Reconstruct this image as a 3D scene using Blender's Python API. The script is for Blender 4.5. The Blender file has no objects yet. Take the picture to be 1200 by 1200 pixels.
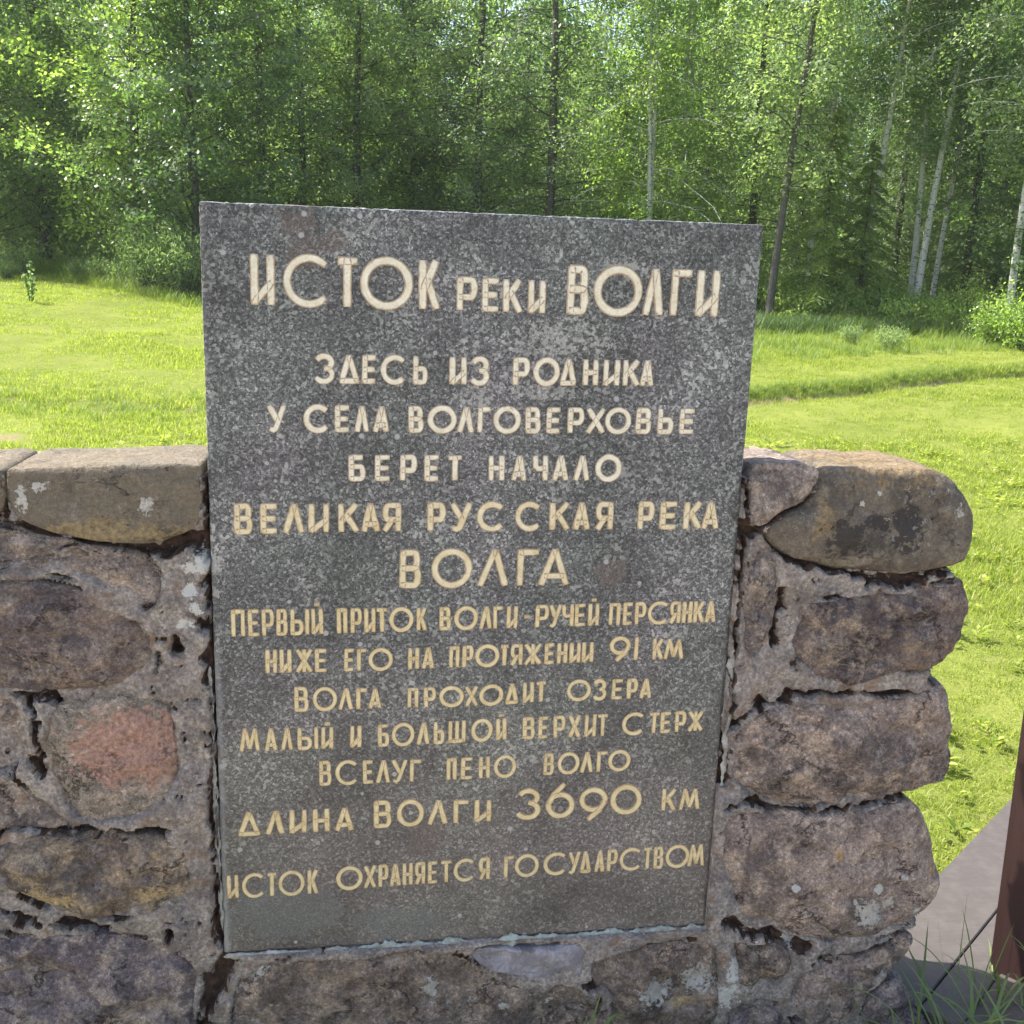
import bpy, bmesh, math, random
import numpy as np
from mathutils import Vector, Matrix, noise, kdtree
R_ = math.radians
# ------------------------------------------------------------ camera, light, exposure
scene = bpy.context.scene
ROOT = scene.collection
CAM = np.array([0.0, -1.873, 1.65])
F = 1212.12
RM = np.array([[0.9897959184, -0.0006550453, -0.1424907392],
               [-0.1385854655, 0.2281302153, -0.9637171129],
               [0.0331377214, 0.9736304103, 0.2257115762]])
cd = bpy.data.cameras.new('camera'); cam = bpy.data.objects.new('camera', cd); ROOT.objects.link(cam)
cd.sensor_width = 36; cd.lens = 36 * F / 1200; cd.clip_start = 0.05; cd.clip_end = 2000
M4 = Matrix([list(RM[i]) + [CAM[i]] for i in range(3)] + [[0, 0, 0, 1]])
cam.matrix_world = M4
scene.camera = cam
SUN_AZ = math.atan2(-0.90, 0.43); SUN_EL = R_(52)
world = bpy.data.worlds.new('World'); scene.world = world; world.use_nodes = True
wn = world.node_tree; wn.nodes.clear()
sky = wn.nodes.new('ShaderNodeTexSky'); sky.sky_type = 'NISHITA'; sky.sun_disc = False
sky.sun_elevation = SUN_EL; sky.sun_rotation = SUN_AZ
sky.air_density = 1.0; sky.dust_density = 3.0; sky.ozone_density = 1.0
bgn = wn.nodes.new('ShaderNodeBackground'); bgn.inputs[1].default_value = 0.15
wo = wn.nodes.new('ShaderNodeOutputWorld')
wn.links.new(sky.outputs[0], bgn.inputs[0]); wn.links.new(bgn.outputs[0], wo.inputs[0])
sl = bpy.data.lights.new('sun', 'SUN'); sl.energy = 5.0; sl.angle = R_(0.53); sl.color = (1.0, 0.95, 0.86)
so = bpy.data.objects.new('sun', sl); ROOT.objects.link(so)
sdir = Vector((math.sin(SUN_AZ) * math.cos(SUN_EL), math.cos(SUN_AZ) * math.cos(SUN_EL), math.sin(SUN_EL)))
so.rotation_euler = sdir.to_track_quat('Z', 'Y').to_euler(); so.location = (-20, 10, 30)
scene.view_settings.view_transform = 'Standard'; scene.view_settings.look = 'None'
scene.view_settings.gamma = 1.0; scene.view_settings.use_curve_mapping = False
scene.view_settings.exposure = 1.6
scene.cycles.max_bounces = 10; scene.cycles.diffuse_bounces = 6; scene.cycles.transparent_max_bounces = 8

# ------------------------------------------------------------ helpers
def ray(px, py): return RM @ np.array([(px - 600) / F, -(py - 600) / F, -1.0])
def hy(px, py, y=0.0):
    d = ray(px, py); t = (y - CAM[1]) / d[1]; return CAM + t * d
def hz(px, py, z):
    d = ray(px, py); t = (z - CAM[2]) / d[2]; return CAM + t * d
def polar(px, D):                       # ground point D metres away under picture column px (at the horizon)
    d = ray(px, 320 + (px - 600) * 0.034); h = math.hypot(d[0], d[1]); return CAM[0] + D * d[0] / h, CAM[1] + D * d[1] / h

def props(o, label=None, cat=None, group=None, kind=None):
    if label: o['label'] = label
    if cat: o['category'] = cat
    if group: o['group'] = group
    if kind: o['kind'] = kind
    return o
def empty(name, loc=(0, 0, 0)):
    o = bpy.data.objects.new(name, None); ROOT.objects.link(o); o.location = loc; o.empty_display_size = .2; return o
def add(name, me, parent=None, loc=None):
    o = bpy.data.objects.new(name, me); ROOT.objects.link(o)
    if parent is not None:
        o.parent = parent
        if loc is None: o.location = (-parent.location[0], -parent.location[1], -parent.location[2])
    if loc is not None: o.location = loc
    return o
def copy_tree(root, loc, rotz, sc):
    r = root.copy(); ROOT.objects.link(r); r.location = loc; r.rotation_euler = (0, 0, rotz); r.scale = (sc[0], sc[0], sc[1])
    for ch in list(root.children):
        c = ch.copy(); ROOT.objects.link(c); c.parent = r
    return r
def mesh(name, V, Fc, mat=None, smooth=True, attrs=None):
    """V (n,3) array; Fc either (m,k) array or list of faces"""
    me = bpy.data.meshes.new(name)
    V = np.asarray(V, dtype=np.float32)
    if isinstance(Fc, np.ndarray):
        k = Fc.shape[1]; m = len(Fc)
        me.vertices.add(len(V)); me.vertices.foreach_set('co', V.ravel())
        me.loops.add(m * k); me.loops.foreach_set('vertex_index', Fc.astype(np.int32).ravel())
        me.polygons.add(m); me.polygons.foreach_set('loop_start', np.arange(0, m * k, k, dtype=np.int32))
        me.polygons.foreach_set('loop_total', np.full(m, k, dtype=np.int32))
        me.update(calc_edges=True)
    else:
        me.from_pydata([tuple(map(float, v)) for v in V], [], Fc)
    me.polygons.foreach_set('use_smooth', [smooth] * len(me.polygons))
    if attrs:
        for n_, (dom, arr) in attrs.items():
            a = me.attributes.new(n_, 'FLOAT', dom); a.data.foreach_set('value', np.asarray(arr, dtype=np.float32))
    if mat: me.materials.append(mat)
    me.validate(); me.update()
    return me

# --- vector value noise (numpy) for big grids
_rs = np.random.RandomState(7); _perm = _rs.permutation(4096); _val = _rs.rand(4096) * 2 - 1
def vnoise(x, y, z=0.0):
    x = np.asarray(x, float); y = np.asarray(y, float); z = np.zeros_like(x) + z
    xi = np.floor(x).astype(int); yi = np.floor(y).astype(int); zi = np.floor(z).astype(int)
    fx = x - xi; fy = y - yi; fz = z - zi
    fx = fx * fx * (3 - 2 * fx); fy = fy * fy * (3 - 2 * fy); fz = fz * fz * (3 - 2 * fz)
    def h(a, b, c): return _val[_perm[(_perm[(_perm[a & 4095] + b) & 4095] + c) & 4095]]
    r = 0
    for dx in (0, 1):
        for dy in (0, 1):
            for dz in (0, 1):
                r = r + h(xi + dx, yi + dy, zi + dz) * (fx if dx else 1 - fx) * (fy if dy else 1 - fy) * (fz if dz else 1 - fz)
    return r
def fbm(x, y, z=0.0, o=4):
    r = 0; a = 1; s = 1
    for i in range(o):
        r = r + a * vnoise(np.asarray(x) * s + 17.3 * i, np.asarray(y) * s - 9.1 * i, np.asarray(z) * s + 3.3 * i); a *= .5; s *= 2.03
    return r
def sstep(a, b, v): t = np.clip((np.asarray(v, float) - a) / (b - a), 0, 1); return t * t * (3 - 2 * t)

# ------------------------------------------------------------ materials
class NT:
    def __init__(s, name):
        s.m = bpy.data.materials.new(name); s.m.use_nodes = True; s.t = s.m.node_tree; s.t.nodes.clear()
        s.out = s.t.nodes.new('ShaderNodeOutputMaterial'); s.geo = s.t.nodes.new('ShaderNodeNewGeometry'); s.pos = s.geo.outputs['Position']
    def n(s, typ, props=None, **inp):
        nd = s.t.nodes.new(typ)
        for k, v in (props or {}).items(): setattr(nd, k, v)
        for k, v in inp.items():
            key = int(k[1:]) if k[0] == 'i' and k[1:].isdigit() else k.replace('_', ' ')
            s.set(nd.inputs[key], v)
        return nd
    def set(s, sock, v):
        if isinstance(v, bpy.types.NodeSocket): s.t.links.new(v, sock)
        elif isinstance(v, (tuple, list)): sock.default_value = (tuple(v) + (1,))[:len(sock.default_value)] if len(v) < len(sock.default_value) else v
        else: sock.default_value = v
    def noise(s, scale, detail=4, rough=.55, vec=None, dist=0, w=None):
        nd = s.n('ShaderNodeTexNoise', Scale=scale, Detail=detail, Roughness=rough, Distortion=dist); s.set(nd.inputs['Vector'], vec or s.pos); return nd.outputs['Fac']
    def vor(s, scale, vec=None, out='Color', feature='F1', rnd=1.0):
        nd = s.n('ShaderNodeTexVoronoi', {'feature': feature}, Scale=scale, Randomness=rnd); s.set(nd.inputs['Vector'], vec or s.pos); return nd.outputs[out]
    def ramp(s, fac, stops, interp='LINEAR'):
        nd = s.t.nodes.new('ShaderNodeValToRGB'); s.set(nd.inputs[0], fac); cr = nd.color_ramp; cr.interpolation = interp
        while len(cr.elements) < len(stops): cr.elements.new(.5)
        for e, (p, c) in zip(cr.elements, stops):
            e.position = p; e.color = (c, c, c, 1) if not isinstance(c, tuple) else (*c, 1)
        return nd.outputs[0]
    def mix(s, fac, a, b, mode='MIX'):
        nd = s.t.nodes.new('ShaderNodeMix'); nd.data_type = 'RGBA'; nd.blend_type = mode
        s.set(nd.inputs[0], fac); s.set(nd.inputs[6], a); s.set(nd.inputs[7], b); return nd.outputs[2]
    def math(s, op, a, b=0.0, c=0.0, clamp=False):
        nd = s.t.nodes.new('ShaderNodeMath'); nd.operation = op; nd.use_clamp = clamp
        s.set(nd.inputs[0], a); s.set(nd.inputs[1], b); s.set(nd.inputs[2], c); return nd.outputs[0]
    def vec(s, op, a, b):
        nd = s.t.nodes.new('ShaderNodeVectorMath'); nd.operation = op; s.set(nd.inputs[0], a); s.set(nd.inputs[1], b)
        return nd.outputs['Value'] if op in ('DISTANCE', 'LENGTH') else nd.outputs[0]
    def map(s, sc, vec=None, rot=(0, 0, 0)):
        nd = s.n('ShaderNodeMapping', Scale=sc, Rotation=rot); s.set(nd.inputs[0], vec or s.pos); return nd.outputs[0]
    def spots(s, spots, wob, edge=0.0015):
        """union of rough blobs (x,z,rx,rz) on the wall plane, their outlines broken by noise `wob` -> mask"""
        res = None
        for (x, z, rx, rz, am) in spots:
            d = s.vec('MULTIPLY', s.vec('SUBTRACT', s.pos, (x, 0, z)), (1 / rx, 0, 1 / rz))
            l = s.vec('LENGTH', d, (0, 0, 0))
            v = s.math('ADD', l, s.math('MULTIPLY', s.math('SUBTRACT', wob, 0.5), am * 2.2 + .6))
            res = v if res is None else s.math('MINIMUM', res, v)
        return s.ramp(res, [(.88, 1.0), (1.0, 0.0)])
    def bump(s, h, strength=.5, dist=.01, normal=None):
        nd = s.n('ShaderNodeBump', Strength=strength, Distance=dist, Height=h)
        if normal: s.set(nd.inputs['Normal'], normal)
        return nd.outputs[0]
    def bsdf(s, col, rough=.8, normal=None, spec=.3, **kw):
        b = s.n('ShaderNodeBsdfPrincipled'); s.set(b.inputs['Base Color'], col); s.set(b.inputs['Roughness'], rough)
        s.set(b.inputs['Specular IOR Level'], spec)
        if normal: s.set(b.inputs['Normal'], normal)
        s.t.links.new(b.outputs[0], s.out.inputs[0]); return b

def px_spot(px, py, rx, ry, am=1.0):
    p = hy(px, py, -0.02); return (p[0], p[2], rx * .0015, ry * .0015, am)

LICH = (.40, .39, .355)
def stone_mat(name, c1, c2, c3, grain=1.0, lichen=.5, dark=.5, spots=(), dark_spots=(), tint_spots=(), tint=(.5, .3, .1), strata=0.0, lift=1.0):
    s = NT(name)
    big = s.noise(5.5, 5, .6); med = s.noise(19, 6, .62, dist=.3); fin = s.noise(120, 5, .65); vf = s.noise(420, 3, .6)
    c1, c2, c3 = [tuple(v * .92 for v in c) for c in (c1, c2, c3)]
    col = s.mix(s.ramp(big, [(.42, 0.), (.58, 1.)]), c1, tuple(v * .8 for v in c2))
    col = s.mix(s.ramp(med, [(.47, 0.), (.62, .95)]), col, tuple(v * 1.12 for v in c3))
    shade = s.ramp(s.noise(24, 8, .75, vec=s.vec('ADD', s.pos, (8, 3, 2))), [(.34, .42), (.5, 1.), (.66, 1.45)])
    col = s.mix(.55 * min(1, grain), col, shade, 'MULTIPLY')
    if strata:
        st = s.noise(1, 5, .6, vec=s.map((7, 7, 42)), dist=.6)
        col = s.mix(s.math('MULTIPLY', s.ramp(st, [(.4, 0.), (.62, 1.)]), strata), col, tuple(v * .62 for v in c1))
    fr = s.ramp(fin, [(.25, .3), (.48, .92), (.62, 1.3), (.78, 2.2)])
    col = s.mix(.8 * grain, col, fr, 'MULTIPLY')
    cell = s.vor(330, out='Color')
    cg = s.ramp(s.n('ShaderNodeSeparateColor', i0=cell).outputs[0], [(.0, .55), (.45, 1.0), (.8, 1.05), (1., 1.9)])
    col = s.mix(.55 * grain, col, cg, 'MULTIPLY')
    # dark crust
    dm = s.ramp(s.noise(13, 7, .68, vec=s.vec('ADD', s.pos, (3.1, 0, 7.7))), [(.60 - .06 * dark, 0.), (.66 - .06 * dark, 1.)])
    col = s.mix(s.math('MULTIPLY', dm, dark), col, s.mix(.8, (.07, .055, .052), fr, 'MULTIPLY'))
    och = s.ramp(s.noise(10, 6, .7, vec=s.vec('ADD', s.pos, (6.1, 1, .7))), [(.55, 0.), (.66, 1.)])
    col = s.mix(s.math('MULTIPLY', och, .22 * min(1, grain)), col, s.mix(.9, (.30, .22, .13), fr, 'MULTIPLY'))
    pale = s.ramp(s.noise(31, 7, .75, vec=s.vec('ADD', s.pos, (2.1, 8, 5.7))), [(.56, 0.), (.63, 1.)])
    col = s.mix(s.math('MULTIPLY', pale, .5 * min(1, grain)), col, s.mix(.9, (.30, .27, .245), fr, 'MULTIPLY'))
    wv = s.vec('ADD', s.pos, s.vec('MULTIPLY', s.n('ShaderNodeTexNoise', Scale=14, Detail=5, Roughness=.65).outputs['Color'], (.09, .09, .09)))
    ce = s.vor(7.5, wv, out='Distance', feature='DISTANCE_TO_EDGE')
    crk = s.math('MULTIPLY', s.ramp(ce, [(.006, 1.), (.02, 0.)]), s.ramp(s.noise(8, 3, .5, vec=s.vec('ADD', s.pos, (1, 7, 7))), [(.5, 0.), (.56, min(1, grain * .9))]))
    col = s.mix(s.math('MULTIPLY', crk, .8), col, (.035, .026, .022))
    spk = s.ramp(s.noise(62, 5, .66, vec=s.vec('ADD', s.pos, (1.1, 5, 2.7))), [(.63, 0.), (.66, 1.)])
    spk = s.math('MULTIPLY', spk, s.ramp(s.noise(6, 3, .5, vec=s.vec('ADD', s.pos, (4, 4, 7))), [(.45, .0), (.6, 1.)]))
    col = s.mix(s.math('MULTIPLY', spk, .75), col, (.03, .02, .017))
    wob = s.noise(38, 6, .72)
    if tint_spots:
        tm = s.spots(tint_spots, wob); col = s.mix(s.math('MULTIPLY', tm, .8), col, s.mix(.9, tint, fr, 'MULTIPLY'))
    if dark_spots:
        col = s.mix(s.math('MULTIPLY', s.spots(dark_spots, wob), .9), col, s.mix(fin, (.02, .02, .02), (.055, .05, .045)))
    # pale crustose lichen: small rosettes in some regions
    reg = s.ramp(s.noise(7, 3, .5, vec=s.vec('ADD', s.pos, (9, 2, 4))), [(.5, 0.), (.62, 1.)])
    vd = s.vor(36, out='Distance', vec=s.vec('ADD', s.pos, s.vec('MULTIPLY', s.n('ShaderNodeTexNoise', Scale=60, Detail=3).outputs['Color'], (.03, .03, .03))))
    ros = s.ramp(s.math('ADD', vd, s.math('MULTIPLY', s.math('SUBTRACT', s.noise(160, 4, .7), .5), .7)), [(.15, 1.), (.19, 0.)])
    lm = s.math('MULTIPLY', s.math('MULTIPLY', ros, reg), lichen)
    blot = s.ramp(s.noise(55, 6, .72, vec=s.vec('ADD', s.pos, (4, 4, 1))), [(.585, 0.), (.62, 1.)])
    lm = s.math('MAXIMUM', lm, s.math('MULTIPLY', s.math('MULTIPLY', blot, reg), lichen * .7))
    if spots: lm = s.math('MAXIMUM', lm, s.spots(spots, s.noise(90, 6, .75)))
    col = s.mix(lm, col, s.mix(.7, LICH, s.ramp(vf, [(.3, .6), (.6, 1.1)]), 'MULTIPLY'))
    col = s.mix(1.0, col, (1.07, 1.03, 1.02), 'MULTIPLY')
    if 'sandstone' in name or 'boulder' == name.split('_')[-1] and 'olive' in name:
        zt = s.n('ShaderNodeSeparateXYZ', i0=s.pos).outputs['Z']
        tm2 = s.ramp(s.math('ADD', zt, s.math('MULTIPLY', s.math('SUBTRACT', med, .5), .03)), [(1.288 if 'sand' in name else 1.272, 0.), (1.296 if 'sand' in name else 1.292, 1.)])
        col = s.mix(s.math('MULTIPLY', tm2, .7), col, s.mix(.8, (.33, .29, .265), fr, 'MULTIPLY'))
    if lift != 1.0: col = s.mix(1.0, col, (lift, lift, lift), 'MULTIPLY')
    h = s.math('ADD', s.math('MULTIPLY', fin, .5), s.math('MULTIPLY', med, .9))
    h = s.math('ADD', h, s.math('MULTIPLY', vf, .18)); h = s.math('ADD', h, s.math('MULTIPLY', lm, .12)); h = s.math('SUBTRACT', h, s.math('ADD', s.math('MULTIPLY', spk, .5), s.math('MULTIPLY', crk, .6)))
    s.bsdf(col, .9, s.bump(h, .9, .018), .2)
    return s.m

MAT = {}
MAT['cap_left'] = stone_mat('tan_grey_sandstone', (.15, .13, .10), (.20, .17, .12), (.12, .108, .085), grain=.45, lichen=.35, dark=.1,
    spots=[px_spot(172, 592, 7, 9, 2.4), px_spot(25, 585, 6, 12, 2.4), px_spot(45, 570, 10, 5, 2.4)], tint_spots=[px_spot(110, 624, 90, 14, 1.2)], tint=(.21, .165, .09))
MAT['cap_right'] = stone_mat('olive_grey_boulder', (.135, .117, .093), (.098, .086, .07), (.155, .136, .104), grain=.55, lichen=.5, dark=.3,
    dark_spots=[px_spot(990, 628, 26, 22, 2.0), px_spot(1062, 618, 22, 34, 2.0), px_spot(1028, 612, 20, 12, 2.2)],
    tint_spots=[(1.03, 1.335, .15, .06, 1.2), px_spot(965, 612, 14, 22, 2.4)], tint=(.20, .15, .085), spots=[px_spot(1010, 590, 3, 3, 2.4), px_spot(1032, 578, 4, 3, 2.4), px_spot(1125, 600, 6, 8, 2.8), px_spot(1112, 575, 3, 3, 2.4)])
MAT['purple'] = stone_mat('purple_brown_stone', (.165, .128, .112), (.098, .084, .088), (.24, .195, .15), grain=.95, lichen=.4, dark=.6, strata=.5)
MAT['grey'] = stone_mat('weathered_grey_stone', (.21, .175, .15), (.14, .124, .12), (.30, .25, .205), grain=1., lichen=.5, dark=.55, strata=.25)
MAT['pink'] = stone_mat('pink_granite', (.22, .19, .155), (.18, .165, .14), (.27, .22, .175), grain=1.0, lichen=.3, dark=.2,
    tint_spots=[px_spot(152, 880, 70, 52, .8)], tint=(.30, .18, .14))
MAT['brown'] = stone_mat('brown_cracked_stone', (.175, .14, .112), (.12, .103, .09), (.28, .225, .155), grain=.95, lichen=.35, dark=.55, strata=.3,
    tint_spots=[px_spot(45, 1055, 50, 14, 1.5), px_spot(175, 1045, 20, 14, 1.8)], tint=(.33, .26, .15))
MAT['dark'] = stone_mat('dark_plum_stone', (.15, .125, .13), (.10, .087, .095), (.27, .225, .19), grain=1., lichen=.5, dark=.5)
MAT['warm'] = stone_mat('warm_grey_boulder', (.235, .188, .16), (.145, .12, .108), (.31, .25, .20), grain=1.0, lichen=.35, dark=.5,
    spots=[px_spot(929, 1036, 6, 6, .6), px_spot(1018, 1068, 22, 22, 1.9), px_spot(1040, 1058, 14, 12, 2.2), px_spot(1026, 1038, 7, 8, .8), px_spot(1000, 1054, 4, 5, .8), px_spot(1058, 1026, 6, 6, 1), px_spot(1074, 1068, 7, 8, 1.2)],
    tint_spots=[px_spot(1092, 1020, 5, 10, 1.2), px_spot(980, 1000, 8, 12, 1.5)], tint=(.30, .20, .09))
MAT['mossy'] = stone_mat('lichen_spotted_stone', (.20, .162, .135), (.13, .106, .09), (.26, .205, .155), grain=.95, lichen=1.0, dark=.45,
    spots=[px_spot(505, 1160, 10, 14, 1.8), px_spot(590, 1180, 8, 8, 1.8), px_spot(300, 1140, 14, 16, 1.8), px_spot(770, 1165, 26, 20, 2.2), px_spot(820, 1150, 24, 22, 2.4)],
    tint_spots=[px_spot(800, 1178, 24, 8, 1.8), px_spot(420, 1112, 150, 9, 1.4)], tint=(.32, .24, .13))
def mortar_mat():
    s = NT('lime_mortar')
    big = s.noise(6, 5, .6); med = s.noise(27, 7, .66); fin = s.noise(140, 5, .66)
    col = s.mix(s.ramp(big, [(.4, 0.), (.6, 1.)]), (.235, .20, .172), (.165, .146, .138))
    col = s.mix(s.ramp(med, [(.45, 0.), (.7, 1.)]), col, (.25, .215, .18))
    col = s.mix(.85, col, s.ramp(fin, [(.28, .3), (.5, .95), (.75, 1.9)]), 'MULTIPLY')
    col = s.mix(.75, col, s.ramp(s.noise(24, 8, .75, vec=s.vec('ADD', s.pos, (8, 3, 2))), [(.34, .42), (.5, 1.), (.66, 1.4)]), 'MULTIPLY')
    dk = s.ramp(s.noise(15, 7, .72, vec=s.vec('ADD', s.pos, (3, 9, 1))), [(.5, 0.), (.62, 1.)]); col = s.mix(s.math('MULTIPLY', dk, .5), col, (.10, .078, .072))
    rust = s.ramp(s.noise(16, 6, .7, vec=s.vec('ADD', s.pos, (7, 1, 3))), [(.56, 0.), (.64, 1.)])
    col = s.mix(s.math('MULTIPLY', rust, .55), col, (.17, .095, .05))
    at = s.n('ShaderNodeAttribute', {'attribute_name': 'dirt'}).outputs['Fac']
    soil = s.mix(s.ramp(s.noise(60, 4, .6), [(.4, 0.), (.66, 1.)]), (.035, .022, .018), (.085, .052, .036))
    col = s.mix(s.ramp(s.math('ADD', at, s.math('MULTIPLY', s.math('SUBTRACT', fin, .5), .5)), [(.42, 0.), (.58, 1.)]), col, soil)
    li = s.spots([px_spot(240, 662, 16, 13, 2.0), px_spot(222, 668, 9, 8, 2), px_spot(222, 695, 8, 8, 2), px_spot(178, 682, 9, 12, 2), px_spot(228, 715, 7, 8, 2.2), px_spot(215, 733, 10, 5, 2.2),
        px_spot(930, 1110, 9, 8, 1.5), px_spot(884, 1115, 14, 10, 2.4), px_spot(850, 1170, 20, 16, 2.6), px_spot(860, 1140, 10, 20, 2.6), px_spot(885, 900, 12, 22, 1.3)], s.noise(90, 6, .75))
    col = s.mix(li, col, LICH)
    sp = s.math('MULTIPLY', s.ramp(s.noise(48, 6, .75, vec=s.vec('ADD', s.pos, (2, 2, 5))), [(.6, 0.), (.64, 1.)]), .7)
    col = s.mix(sp, col, (.36, .33, .29))
    h = s.math('ADD', s.math('MULTIPLY', fin, .6), s.math('MULTIPLY', med, 1.0))
    s.bsdf(col, .92, s.bump(h, .8, .010), .2); return s.m
MAT['mortar'] = mortar_mat()
def plain_mat(name, c1, c2, scale=40, rough=.8, bump=.4, dist=.004, spec=.3):
    s = NT(name); f = s.noise(scale, 6, .65); g = s.noise(scale * 7, 4, .6)
    col = s.mix(s.ramp(f, [(.35, 0.), (.65, 1.)]), c1, c2); col = s.mix(.5, col, s.ramp(g, [(.3, .65), (.7, 1.35)]), 'MULTIPLY')
    s.bsdf(col, rough, s.bump(s.math('ADD', f, s.math('MULTIPLY', g, .4)), bump, dist), spec); return s.m
MAT['bead'] = plain_mat('pale_limewash_bead', (.34, .34, .31), (.16, .145, .125), 38, .9, .9, .006)
MAT['bead_green'] = plain_mat('blue_green_lime_bead', (.33, .375, .345), (.17, .17, .14), 42, .9, .9, .006)
MAT['patch'] = plain_mat('lilac_grey_plaster', (.27, .255, .275), (.165, .15, .155), 22, .9, 1.0, .008)

def granite():
    s = NT('grey_speckled_granite')
    wv = s.vec('ADD', s.pos, s.vec('MULTIPLY', s.n('ShaderNodeTexNoise', Scale=90, Detail=2).outputs['Color'], (.006, .006, .006)))
    c = s.n('ShaderNodeSeparateColor', i0=s.vor(250, wv)).outputs
    c2 = s.n('ShaderNodeSeparateColor', i0=s.vor(560, wv)).outputs
    base = s.ramp(c[0], [(0., .05), (.3, .075), (.62, .115), (.86, .16), (1., .25)])
    fine = s.ramp(c2[0], [(0., .5), (.5, .95), (.85, 1.3), (1., 2.2)])
    col = s.mix(.85, base, fine, 'MULTIPLY')
    reg = s.noise(3.2, 5, .62); reg2 = s.noise(9, 5, .62, vec=s.vec('ADD', s.pos, (5, 5, 5)))
    # clusters of pale crystals
    c3 = s.n('ShaderNodeSeparateColor', i0=s.vor(160, wv)).outputs
    big = s.math('ADD', c3[1], s.math('MULTIPLY', s.math('SUBTRACT', reg2, .5), 1.5))
    z = s.n('ShaderNodeSeparateXYZ', i0=s.pos).outputs['Z']
    hi = s.ramp(z, [(.3, .0), (.95, .05), (1.25, .12), (1.5, .16), (1.75, .05)])
    big = s.math('ADD', big, hi)
    col = s.mix(s.ramp(big, [(.92, 0.), (1.06, .75)]), col, s.mix(c3[2], (.22, .225, .215), (.40, .40, .38)))
    # hue drift
    hue = s.mix(s.ramp(reg, [(.36, 0.), (.62, 1.)]), (1.05, .985, 1.0), (.96, 1.02, .94))
    col = s.mix(1., col, hue, 'MULTIPLY')
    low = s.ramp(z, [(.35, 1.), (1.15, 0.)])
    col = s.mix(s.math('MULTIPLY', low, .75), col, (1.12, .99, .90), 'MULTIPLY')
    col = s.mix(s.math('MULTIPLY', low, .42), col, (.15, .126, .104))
    # big cloudy darkness / dust
    cl = s.ramp(s.noise(4.5, 6, .68, vec=s.vec('ADD', s.pos, (1, 8, 2))), [(.32, .45), (.5, .80), (.68, 1.12)])
    col = s.mix(1., col, cl, 'MULTIPLY')
    wob = s.noise(14, 5, .6)
    stain = s.spots([px_spot(500, 985, 22, 26, 1.2), px_spot(350, 265, 22, 36, 1.6), px_spot(720, 670, 24, 18, 1.6), px_spot(390, 285, 18, 14, 1.4)], wob)
    col = s.mix(s.math('MULTIPLY', stain, .55), col, s.mix(.7, (.095, .072, .062), fine, 'MULTIPLY'))
    ws = s.spots([px_spot(335, 1075, 85, 42, 1.4), px_spot(470, 1085, 70, 22, 1.6)], wob)
    col = s.mix(s.math('MULTIPLY', ws, .72), col, s.mix(.6, s.mix(s.noise(60, 4), (.085, .088, .082), (.115, .115, .105)), fine, 'MULTIPLY'))
    # pale lichen dots, crusted patches
    vd = s.vor(30, out='Distance'); vc = s.n('ShaderNodeSeparateColor', i0=s.vor(30)).outputs[0]
    dots = s.math('MULTIPLY', s.ramp(vd, [(.13, 1.), (.17, 0.)]), s.ramp(vc, [(.80, 0.), (.82, 1.)]))
    col = s.mix(s.math('MULTIPLY', dots, .75), col, (.33, .33, .32))
    crust = s.math('MULTIPLY', s.ramp(s.noise(70, 6, .75), [(.57, 0.), (.63, 1.)]), s.ramp(s.noise(8, 3, .5, vec=s.vec('ADD', s.pos, (3, 3, 9))), [(.52, 0.), (.62, 1.)]))
    crust = s.math('MULTIPLY', crust, s.ramp(z, [(1.2, .15), (1.4, .8)]))
    col = s.mix(crust, col, (.33, .34, .31))
    sp = s.spots([px_spot(514, 352, 7, 9, .4), px_spot(249, 662, 13, 15, 1.6), px_spot(252, 700, 7, 8, 2), px_spot(605, 475, 0.001, .001, 0), px_spot(640, 462, 40, 9, 2.6), px_spot(735, 315, 40, 9, 3.0), px_spot(560, 470, 26, 16, 3.2), px_spot(668, 400, 60, 20, 3.4)], s.noise(90, 6, .75))
    col = s.mix(s.math('MULTIPLY', s.math('MULTIPLY', sp, s.ramp(c3[0], [(.3, .1), (.6, 1.)])), .5), col, LICH)
    sx = s.n('ShaderNodeSeparateXYZ', i0=s.pos).outputs['X']
    # scraped whitish band along the lower left edge
    nz = s.math('MULTIPLY', s.math('SUBTRACT', s.noise(30, 5, .7), .5), .03)
    eb = s.math('MULTIPLY', s.ramp(s.math('ADD', s.math('ADD', sx, .276), nz), [(.006, 1.), (.016, 0.)]), s.ramp(z, [(.3, .9), (.9, .7), (1.0, .1)]))
    col = s.mix(s.math('MULTIPLY', eb, .65), col, (.30, .30, .29))
    h = s.math('ADD', s.math('MULTIPLY', c[1], .5), s.math('MULTIPLY', s.noise(200, 4, .6), .8))
    h = s.math('ADD', h, s.math('MULTIPLY', reg2, .6))
    s.bsdf(col, .62, s.bump(h, .5, .004), .38); return s.m
MAT['granite'] = granite()
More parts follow.
